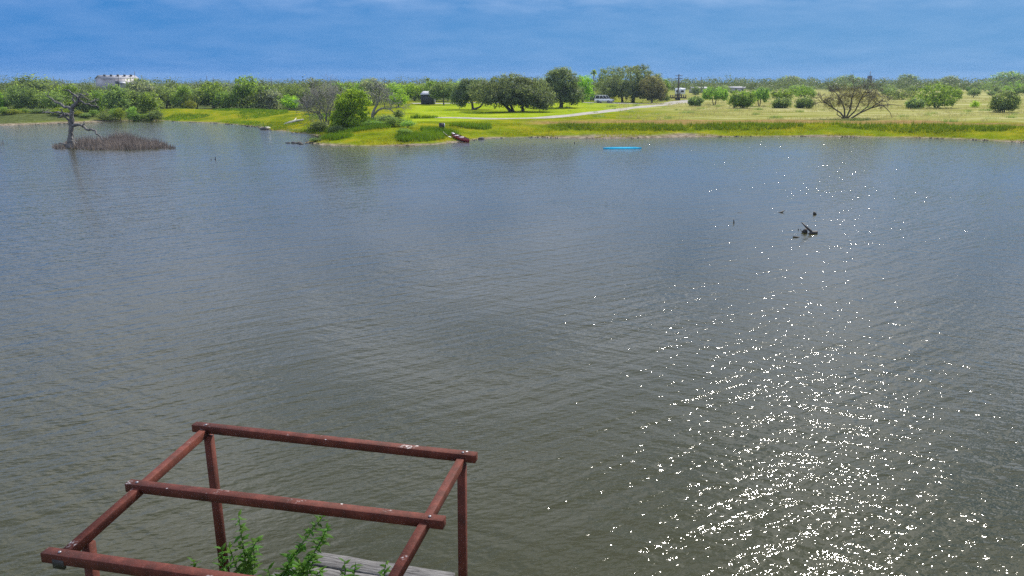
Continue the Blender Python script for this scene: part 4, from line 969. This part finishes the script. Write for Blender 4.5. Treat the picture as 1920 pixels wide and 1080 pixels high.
# ------------------------------------------------------------------ camper, houses, poles, far buildings
Y = 300; p = P(1275, Y); k = mpp(p); e = tag(empty('camper_trailer', p, R(-12)), 'white camper trailer parked behind the tall utility pole', 'camper')
hc = z_at(165, Y) - p[2]; W_ = 19 * k
mb = MB(); mb.bar((-W_/2, 0, .55 + hc * .42), (W_/2, 0, .55 + hc * .42), 2.4, hc - .75, bev=.28); mb.build('body', M['white'], e)
for x, ww in ((-.28, .22), (.22, .3)):
    mb = MB(); mb.box((x * W_, -1.215, hc * .62), (ww * W_, .04, hc * .26)); mb.build('window', M['glass'], e)
mb = MB(); mb.box((-.02 * W_, -1.215, hc * .45), (.11 * W_, .05, hc * .56)); mb.build('door', M['steel'], e)
mb = MB(); mb.box((-W_ * .25, 0, .42), (W_ * .5, 2.2, .35)); mb.build('skirt', M['black'], e)
for x in (-.3, .5):
    for s_ in (-1, 1):
        mb = MB(); mb.tube([(x, s_ * .9, .32), (x, s_ * 1.12, .32)], .33, 10); mb.build('wheel', M['black'], e)
mb = MB(); mb.box((W_ * .05, 0, hc + .05), (.7, .6, .2)); mb.build('roof_vent', M['white'], e)

def house(name, label, px, Y, wm, dm, hw, hr, rz, wallm, roofm, nwin=3, cat='house'):
    p = P(px, Y); e = tag(empty(name, p, rz), label, cat)
    mb = MB(); mb.box((0, 0, hw / 2 - .1), (wm, dm, hw + .2)); mb.add([(-wm/2, -dm/2, hw), (-wm/2, dm/2, hw), (-wm/2, 0, hw + hr * .98), (wm/2, -dm/2, hw), (wm/2, dm/2, hw), (wm/2, 0, hw + hr * .98)], None, [(0, 2, 1), (3, 4, 5)]); mb.build('wall', wallm, e)
    mb = MB()
    for s_ in (-1, 1): mb.bar((-wm/2 - .4, s_ * (dm/4 + .1), hw + hr / 2 + .02), (wm/2 + .4, s_ * (dm/4 + .1), hw + hr / 2 + .02), math.hypot(dm/2 + .35, hr), .1, up=(0, s_ * hr, dm/2))
    rf = mb.build('roof', roofm, e)
    for i in range(nwin):
        x = -wm/2 + wm * (i + .5) / nwin; f = MB(); f.box((x, -dm/2 - .03, hw * .58), (1.2, .06, 1.1)); o = f.build('window', M['white'], e)
        g = MB(); g.box((x, -dm/2 - .07, hw * .58), (1.0, .03, .9)); g.build('pane', M['glass'], o)
    return e, rf
house('mobile_home', 'low white roofed home half hidden behind the bushes, nearest the camper', 1309, 380, 7, 5, 1.9, .6, R(8), M['metalwall'], M['dulltin'])
house('mobile_home', 'low white roofed home glimpsed between the middle pasture bushes', 1378, 400, 9, 5, 1.8, .6, R(-5), M['metalwall'], M['dulltin'])
# white metal building on the left
Y = 420; kk = depth(Y, 6) / FPX; p = P(224, Y); hw = z_at(147.5, Y) - p[2]; hr = z_at(141.5, Y) - z_at(147.5, Y)
e, rf = house('metal_building', 'large white metal building with a gable roof above the left wood', 222, Y, 64 * kk, 10, hw, hr, R(46), M['metalwall'], M['dulltin'], 0, 'building')
for i in range(5):
    mb = MB(); x = -24 * kk + i * 12 * kk; mb.tube([(x, -1.6, hw + hr * .5), (x, -1.6, hw + hr + .45)], [.5, .62], 8); mb.build('roof_vent', M['black'], rf)
mb = MB(); mb.box((-8 * kk, -5.05, hw * .5), (6 * kk, .12, hw * .62)); d_ = mb.build('door', M['charcoal'], e)
mb = MB(); mb.bar((0, -5.1, hw * .8), (0, -7.4, hw * .66), 11 * kk, .1); mb.build('awning', M['tin'], e)
for i in range(11):
    mb = MB(); x = -30 * kk + i * 6 * kk; mb.box((x, -5.03, hw / 2), (.14, .1, hw)); mb.build('rib', M['metalwall'], e)

def pole(label, px, top, Y, arms=1, r=.13, group=None):
    p = P(px, Y); h_ = z_at(top, Y) - p[2]; e = tag(empty('utility_pole', p), label, 'utility pole', group)
    mb = MB(); mb.tube([(0, 0, -.3), (0, 0, h_)], [r * 1.2, r * .8], 7); mb.build('shaft', M['pole'], e)
    for i in range(arms):
        mb = MB(); mb.bar((-1.1, 0, h_ - .5 - i * .8), (1.1, 0, h_ - .5 - i * .8), .14, .16); a = mb.build('crossarm', M['pole'], e)
        for x in (-.95, -.4, .4, .95):
            mb = MB(); mb.tube([(x, 0, h_ - .42 - i * .8), (x, 0, h_ - .18 - i * .8)], .06, 5); mb.build('insulator', M['white'], a)
    if arms > 1: mb = MB(); mb.tube([(.3, -.2, h_ - 3), (.3, -.2, h_ - 2.1)], .22, 8); mb.build('transformer', M['steel'], e)
pole('tall utility pole with crossarms in front of the camper', 1271, 139, 255, 2, .2)
pole('shorter plain utility pole left of the camper', 1250, 160, 240, 0, .2)
for px, top, lb in [(104, 146, 'farthest left pole on the skyline, right of the dome shaped tree'), (120, 148, 'skyline pole just left of the white metal building'), (256, 134, 'tall pole rising over the right end of the metal building'), (247, 139, 'shorter pole over the right half of the metal building'), (225, 139, 'pole in front of the middle of the metal building'), (269, 141, 'pole just right of the metal building'), (390, 142, 'skyline pole above the left of the mown bank'), (402, 145, 'skyline pole close beside the one above the mown bank'), (510, 145, 'skyline pole right of the tall open green tree'), (549, 145, 'skyline pole left above the bare grey tree'), (1314, 144, 'lone pole on the skyline right of the camper'), (1906, 133, 'pole on the skyline at the right edge')]:
    pole(lb, px, top, 400 if px != 1906 else 560, 0, .13)
p = P(1629, 620); hh_ = z_at(142, 620) - p[2]; e = tag(empty('tank_tower', p), 'dark square tank tower with a mast on the right skyline', 'tower')
mb = MB(); mb.box((0, 0, hh_ / 2), (2.6, 2.6, hh_)); mb.build('tank', M['charcoal'], e); mb = MB(); mb.tube([(0, 0, hh_), (0, 0, hh_ + 3.2)], .25, 6); mb.build('mast', M['steel'], e)

# ------------------------------------------------------------------ red timber frame in the foreground
m, n, l, b = mat_new('red_painted_timber')
t = n.new('ShaderNodeTexCoord'); g = n.new('ShaderNodeNewGeometry')
def nz(scale, det=6, vec=None, rough=.6):
    x = n.new('ShaderNodeTexNoise'); x.inputs['Scale'].default_value = scale; x.inputs['Detail'].default_value = det; x.inputs['Roughness'].default_value = rough; l.new(vec or g.outputs['Position'], x.inputs['Vector']); return x
a1, a2, a3 = nz(5), nz(38, 4), nz(2.2, 5)
r1 = ramp(n, [(.3, (.058, .019, .012)), (.55, (.108, .029, .019)), (.75, (.165, .05, .032))]); l.new(a1.outputs['Fac'], r1.inputs[0])
gm_ = n.new('ShaderNodeMixRGB'); gm_.blend_type = 'MULTIPLY'; gm_.inputs[0].default_value = .6; l.new(r1.outputs[0], gm_.inputs[1])
r2 = ramp(n, [(.35, (.6, .55, .5)), (.65, (1.15, 1.1, 1.1))]); l.new(a2.outputs['Fac'], r2.inputs[0]); l.new(r2.outputs[0], gm_.inputs[2])
# droppings: pale spots and a few streaks
vo = n.new('ShaderNodeTexVoronoi'); vo.inputs['Scale'].default_value = 9.0; vo.inputs['Randomness'].default_value = 1; l.new(g.outputs['Position'], vo.inputs['Vector'])
vr = n.new('ShaderNodeMapRange'); vr.inputs[1].default_value = .10; vr.inputs[2].default_value = .16; vr.inputs[3].default_value = 1; vr.inputs[4].default_value = 0; l.new(vo.outputs['Distance'], vr.inputs[0])
vk = n.new('ShaderNodeMath'); vk.operation = 'GREATER_THAN'; vk.inputs[1].default_value = .80
vs_ = n.new('ShaderNodeSeparateColor'); l.new(vo.outputs['Color'], vs_.inputs[0]); l.new(vs_.outputs[0], vk.inputs[0])
vm = n.new('ShaderNodeMath'); vm.operation = 'MULTIPLY'; l.new(vr.outputs[0], vm.inputs[0]); l.new(vk.outputs[0], vm.inputs[1])
pm = n.new('ShaderNodeMapRange'); pm.inputs[1].default_value = .60; pm.inputs[2].default_value = .68; l.new(a3.outputs['Fac'], pm.inputs[0])
pa = n.new('ShaderNodeMapRange'); pa.inputs[1].default_value = .48; pa.inputs[2].default_value = .56; l.new(a2.outputs['Fac'], pa.inputs[0])
pp = n.new('ShaderNodeMath'); pp.operation = 'MULTIPLY'; l.new(pm.outputs[0], pp.inputs[0]); l.new(pa.outputs[0], pp.inputs[1])
u0 = n.new('ShaderNodeMath'); u0.operation = 'MAXIMUM'; l.new(vm.outputs[0], u0.inputs[0]); l.new(pp.outputs[0], u0.inputs[1])
nz_ = n.new('ShaderNodeSeparateXYZ'); l.new(g.outputs['True Normal'], nz_.inputs[0])       # droppings lie on upper faces only
un = n.new('ShaderNodeMath'); un.operation = 'MULTIPLY'; l.new(u0.outputs[0], un.inputs[0])
up_ = n.new('ShaderNodeMath'); up_.operation = 'GREATER_THAN'; up_.inputs[1].default_value = .5; l.new(nz_.outputs['Z'], up_.inputs[0]); l.new(up_.outputs[0], un.inputs[1])
wm_ = n.new('ShaderNodeMixRGB'); wm_.inputs[2].default_value = (.55, .52, .5, 1); l.new(un.outputs[0], wm_.inputs[0]); l.new(gm_.outputs[0], wm_.inputs[1])
l.new(wm_.outputs[0], b.inputs['Base Color']); b.inputs['Roughness'].default_value = .75; b.inputs['Specular IOR Level'].default_value = .2
bp = n.new('ShaderNodeBump'); bp.inputs['Strength'].default_value = .35; bp.inputs['Distance'].default_value = .008; l.new(a2.outputs['Fac'], bp.inputs['Height']); l.new(bp.outputs[0], b.inputs['Normal'])
M['redpaint'] = m
T = 2.62; RT = T - .045
e = tag(empty('timber_frame', at(480, 1060, 0.4)), 'weathered red painted timber frame standing over the near water', 'timber frame')
O = np.array(e.location)
def TB(name, p0, p1, w, h, up=(0, 0, 1)):
    mb = MB(); mb.bar(np.array(p0) - O, np.array(p1) - O, w, h, up, bev=.003); return mb.build(name, M['redpaint'], e)
BW, BH = .120, .105
for l_, r_ in [((364, 793.5), (893, 851)), ((240, 902.5), (833, 972)), ((84, 1031), (775, 1129))]:
    TB('beam', at(*l_, T) - (0, 0, BH / 2), at(*r_, T) - (0, 0, BH / 2), BW, BH)
FL, FR, NL, NR = at(386, 801, RT), at(868, 852, RT), at(121, 1033, RT), at(712, 1122, RT)
RW, RH = .095, .105
for a, c in [(FL, NL), (FR, NR)]:
    d = (c - a) / np.linalg.norm(c - a); TB('rail', a + d * .0 - (0, 0, RH / 2), c + d * .02 - (0, 0, RH / 2), RW, RH)
def post(top, foot, w=.10): TB('post', top, foot, w, w, up=(FR - FL) * (1, 1, 0))
zb = RT - RH - .003
def under(px, py, f):
    q = at(px, py, RT); return np.array([q[0], q[1], zb]), np.array([q[0] + f[0], q[1] + f[1], .1])
post(*under(390, 803, (0.03, 0)))
post(*under(866, 857, (-.02, 0)))
post(*under(163, 1000, (-.04, 0))); post(*under(722, 1105, (0, 0)))
mb = MB(); q = at(112, 1050, T - .07) ; mb.box(q - O + np.array([0, -.02, -.03]), (.13, .03, .10), R(-12)); mb.build('metal_bracket', M['darkwood'], e)

# ------------------------------------------------------------------ grey weathered dock boards
m, n, l, b = mat_new('weathered_grey_wood')
t = n.new('ShaderNodeTexCoord'); mp = n.new('ShaderNodeMapping'); mp.inputs['Scale'].default_value = (1.3, 16, 16); l.new(t.outputs['Object'], mp.inputs[0])
a1 = n.new('ShaderNodeTexNoise'); a1.inputs['Scale'].default_value = 2.2; a1.inputs['Detail'].default_value = 8; a1.inputs['Roughness'].default_value = .7; l.new(mp.outputs[0], a1.inputs['Vector'])
r1 = ramp(n, [(.36, (.018, .016, .015)), (.47, (.085, .08, .078)), (.6, (.15, .145, .14)), (.75, (.22, .21, .205))]); l.new(a1.outputs['Fac'], r1.inputs[0]); l.new(r1.outputs[0], b.inputs['Base Color']); b.inputs['Roughness'].default_value = .85
bp = n.new('ShaderNodeBump'); bp.inputs['Strength'].default_value = .8; bp.inputs['Distance'].default_value = .02; l.new(a1.outputs['Fac'], bp.inputs['Height']); l.new(bp.outputs[0], b.inputs['Normal'])
M['greywood'] = m
DZ = .55
pa, pb = at(590, 1033, DZ), at(856, 1073, DZ); u = (pb - pa); L = np.linalg.norm(u); u /= L; v = np.array([u[1], -u[0], 0])
e = tag(empty('old_dock', pa, math.atan2(u[1], u[0])), 'cracked grey weathered dock boards under the red timber frame', 'dock')
rg = np.random.default_rng(5)
for i, (w_, s0, s1, dz) in enumerate([(.30, 0, L - .02, 0), (.27, -.20, L + .05, -.015), (.26, -.3, L - .1, .01), (.28, -.25, L + .02, -.01), (.27, -.3, L, 0)]):
    y0 = -sum([.30, .27, .26, .28, .27][:i]) - .018 * i
    nseg = 12; Vt = []
    for k_ in range(nseg + 1):
        x = s0 + (s1 - s0) * k_ / nseg; j0, j1 = rg.normal(0, .008), rg.normal(0, .008); zz = dz + rg.normal(0, .004)
        Vt += [(x, y0 + j0, zz - .07), (x, y0 + j0, zz - .008), (x, y0 - .012 + j0, zz), (x, y0 - w_ + .012 + j1, zz), (x, y0 - w_ + j1, zz - .008), (x, y0 - w_ + j1, zz - .07)]
    q = [(k_ * 6 + a, k_ * 6 + (a + 1) % 6, (k_ + 1) * 6 + (a + 1) % 6, (k_ + 1) * 6 + a) for k_ in range(nseg) for a in range(6)]
    q += [(5, 4, 1, 0), (4, 3, 2, 1), (nseg * 6, nseg * 6 + 1, nseg * 6 + 4, nseg * 6 + 5), (nseg * 6 + 1, nseg * 6 + 2, nseg * 6 + 3, nseg * 6 + 4)]
    mb = MB(); mb.add(Vt, q); mb.build('plank', M['greywood'], e)
for x in (.2, L - .25):
    mb = MB(); mb.bar((x, -.04, -.12), (x, -1.4, -.12), .1, .1); mb.build('joist', M['greywood'], e)
    mb = MB(); mb.tube([(x, -.25, -.10), (x, -.25, -1.6)], .08, 8); mb.build('pile', M['greywood'], e)

# ------------------------------------------------------------------ leafy weeds growing through the dock
lf = MB()
for i, (x, w_, z) in enumerate([(0, .0, 0), (.3, .21, .05), (.65, .15, .04), (1, .0, -.08)]): lf.v.append(np.array([(x, -w_, z - .03 * (w_ > 0)), (x, 0, z + .03), (x, w_, z - .03 * (w_ > 0))]))
lf.n = 12; lf.q = [np.array([(3 * i, 3 * i + 3, 3 * i + 4, 3 * i + 1) for i in range(3)] + [(3 * i + 1, 3 * i + 4, 3 * i + 5, 3 * i + 2) for i in range(3)])]
LEAF = lf.mesh('leaf', M['herb'])
def herb(label, stems, Y, seed, leaf=.17, gap=.045):
    rg = np.random.default_rng(seed); base = on_plane(*stems[0][0], Y)
    e = tag(empty('leafy_weed', base), label, 'plant')
    for pl in stems:
        yy = rg.uniform(-.12, .12); pts = np.array([on_plane(x, y, Y + yy * i) for i, (x, y) in enumerate(pl)]) - base
        n = len(pts); t = np.linspace(0, n - 1, n * 4); q = np.stack([np.interp(t, range(n), pts[:, i]) for i in range(3)], 1)
        mb = MB(); mb.tube(q, np.linspace(.011, .004, len(q)), 5); mb.build('stem', M['herb'], e)
        seg = np.r_[0, np.cumsum(np.linalg.norm(np.diff(q, axis=0), axis=1))]
        s_ = .06; ph = rg.uniform(0, 6)
        while s_ < seg[-1] + .001:
            f = s_ / seg[-1]; c = np.array([np.interp(s_, seg, q[:, i]) for i in range(3)])
            for k_ in range(2):
                ph += 2.4; o = obj('leaf', LEAF, e, c); sz = leaf * rg.uniform(.7, 1.25) * (1.1 - .45 * f)
                o.rotation_euler = (rg.normal(0, .3), rg.uniform(-.6, .45) - (.5 if f > .93 else 0), ph); o.scale = (sz, sz * rg.uniform(.8, 1.2), sz)
            s_ += gap * rg.uniform(.8, 1.2)
    return e
herb('upright leafy green weed just right of the far left post', [[(462, 1100), (459, 1040), (452, 1000), (447, 964)], [(470, 1100), (478, 1060), (474, 1015)], [(455, 1100), (440, 1055), (430, 1026)], [(462, 1060), (474, 1030), (482, 1012)], [(466, 1100), (462, 1070), (468, 1040)]], 9.75, 1)
herb('tall arching leafy weed leaning right over the grey dock boards', [[(520, 1110), (545, 1050), (575, 1008), (606, 968)], [(545, 1110), (575, 1060), (600, 1018), (614, 990)], [(560, 1110), (578, 1075), (592, 1045)], [(540, 1110), (560, 1080), (575, 1056)], [(530, 1110), (530, 1080), (545, 1058)], [(555, 1110), (585, 1090), (604, 1066)], [(545, 1110), (565, 1090), (570, 1068)], [(515, 1110), (508, 1085), (502, 1066)]], 9.7, 2, .17, .04)
herb('small leafy weed hugging the foot of the far left post', [[(420, 1105), (418, 1060), (416, 1028)], [(428, 1100), (426, 1066)]], 9.7, 3, .15)
herb('tiny leafy weed left of the far left post', [[(364, 1100), (366, 1070), (363, 1052)]], 9.7, 4, .15)
herb('low leafy weed in front of the middle of the dock boards', [[(640, 1105), (648, 1072), (645, 1050)], [(662, 1105), (664, 1076), (667, 1054)]], 9.45, 5, .14)
herb('small single leafy weed on the right of the dock boards', [[(722, 1105), (720, 1075), (725, 1050)]], 9.4, 6, .14)
# grassy scrap of near shore at the left bottom corner
rg = np.random.default_rng(9); mb = MB(); n_ = 130
x = rg.uniform(-8.4, -6.2, n_); y = rg.uniform(9.8, 10.75, n_); d = lake_dist(x, y); k_ = d > -.06
b_ = np.stack([x, y, np.maximum(ground(x, y), 0)], 1)[k_]; mb.blades(b_, rg.uniform(.05, .22, len(b_)), .016, .9, rg)
tag(mb.build('shore_grass', M['scrub']), 'scrap of grass at the near left shore', kind='stuff')

# bolt heads at the joints of the timber frame
fr = bpy.data.objects['timber_frame']; O = np.array(fr.location)
for px, py, z in [(386, 797, T), (868, 849, T), (257, 905, T), (806, 969, T), (112, 1036, T)]:
    q = at(px, py, z) - O; mb = MB(); mb.tube([q - (0, 0, .004), q + (0, 0, .012)], .016, 8); mb.build('bolt', M['steel'], fr)
# wet debris along the far waterline
rg = np.random.default_rng(88)
b1 = scatter(rg, 90000, (-110, 90, 74, 160), lambda x, y, d: (d > -.25) & (d < .55) & (wob(x, y, .9, 41) > .1))
b1 = b1[rg.permutation(len(b1))[:1500]]; b1[:, 2] = np.maximum(b1[:, 2], 0) + .02
mb = MB(); c = np.repeat(b1, 3, 0) + rg.normal(0, .12, (len(b1) * 3, 3)) * (1, 1, .2); mb.leaves(c, .10, rg, np.tile((0, 0, 1.), (len(c), 1)), .6)
tag(mb.build('shore_debris', M['darkwood']), 'dark wet twigs and debris along the waterline', kind='stuff')

# thin warm-season haze over the whole place
hz = MB(); hz.box((0, 740, 8.5), (4800, 2160, 23.0))
m = bpy.data.materials.new('haze'); m.use_nodes = True; nn = m.node_tree.nodes; nn.clear()
ho = nn.new('ShaderNodeOutputMaterial'); hv_ = nn.new('ShaderNodeVolumePrincipled'); hv_.inputs['Color'].default_value = (0.62, 0.80, 1.0, 1); hv_.inputs['Density'].default_value = 0.00015; hv_.inputs['Anisotropy'].default_value = 0.0
m.node_tree.links.new(hv_.outputs[0], ho.inputs['Volume'])
tag(hz.build('haze', m), 'thin summer haze', kind='stuff')
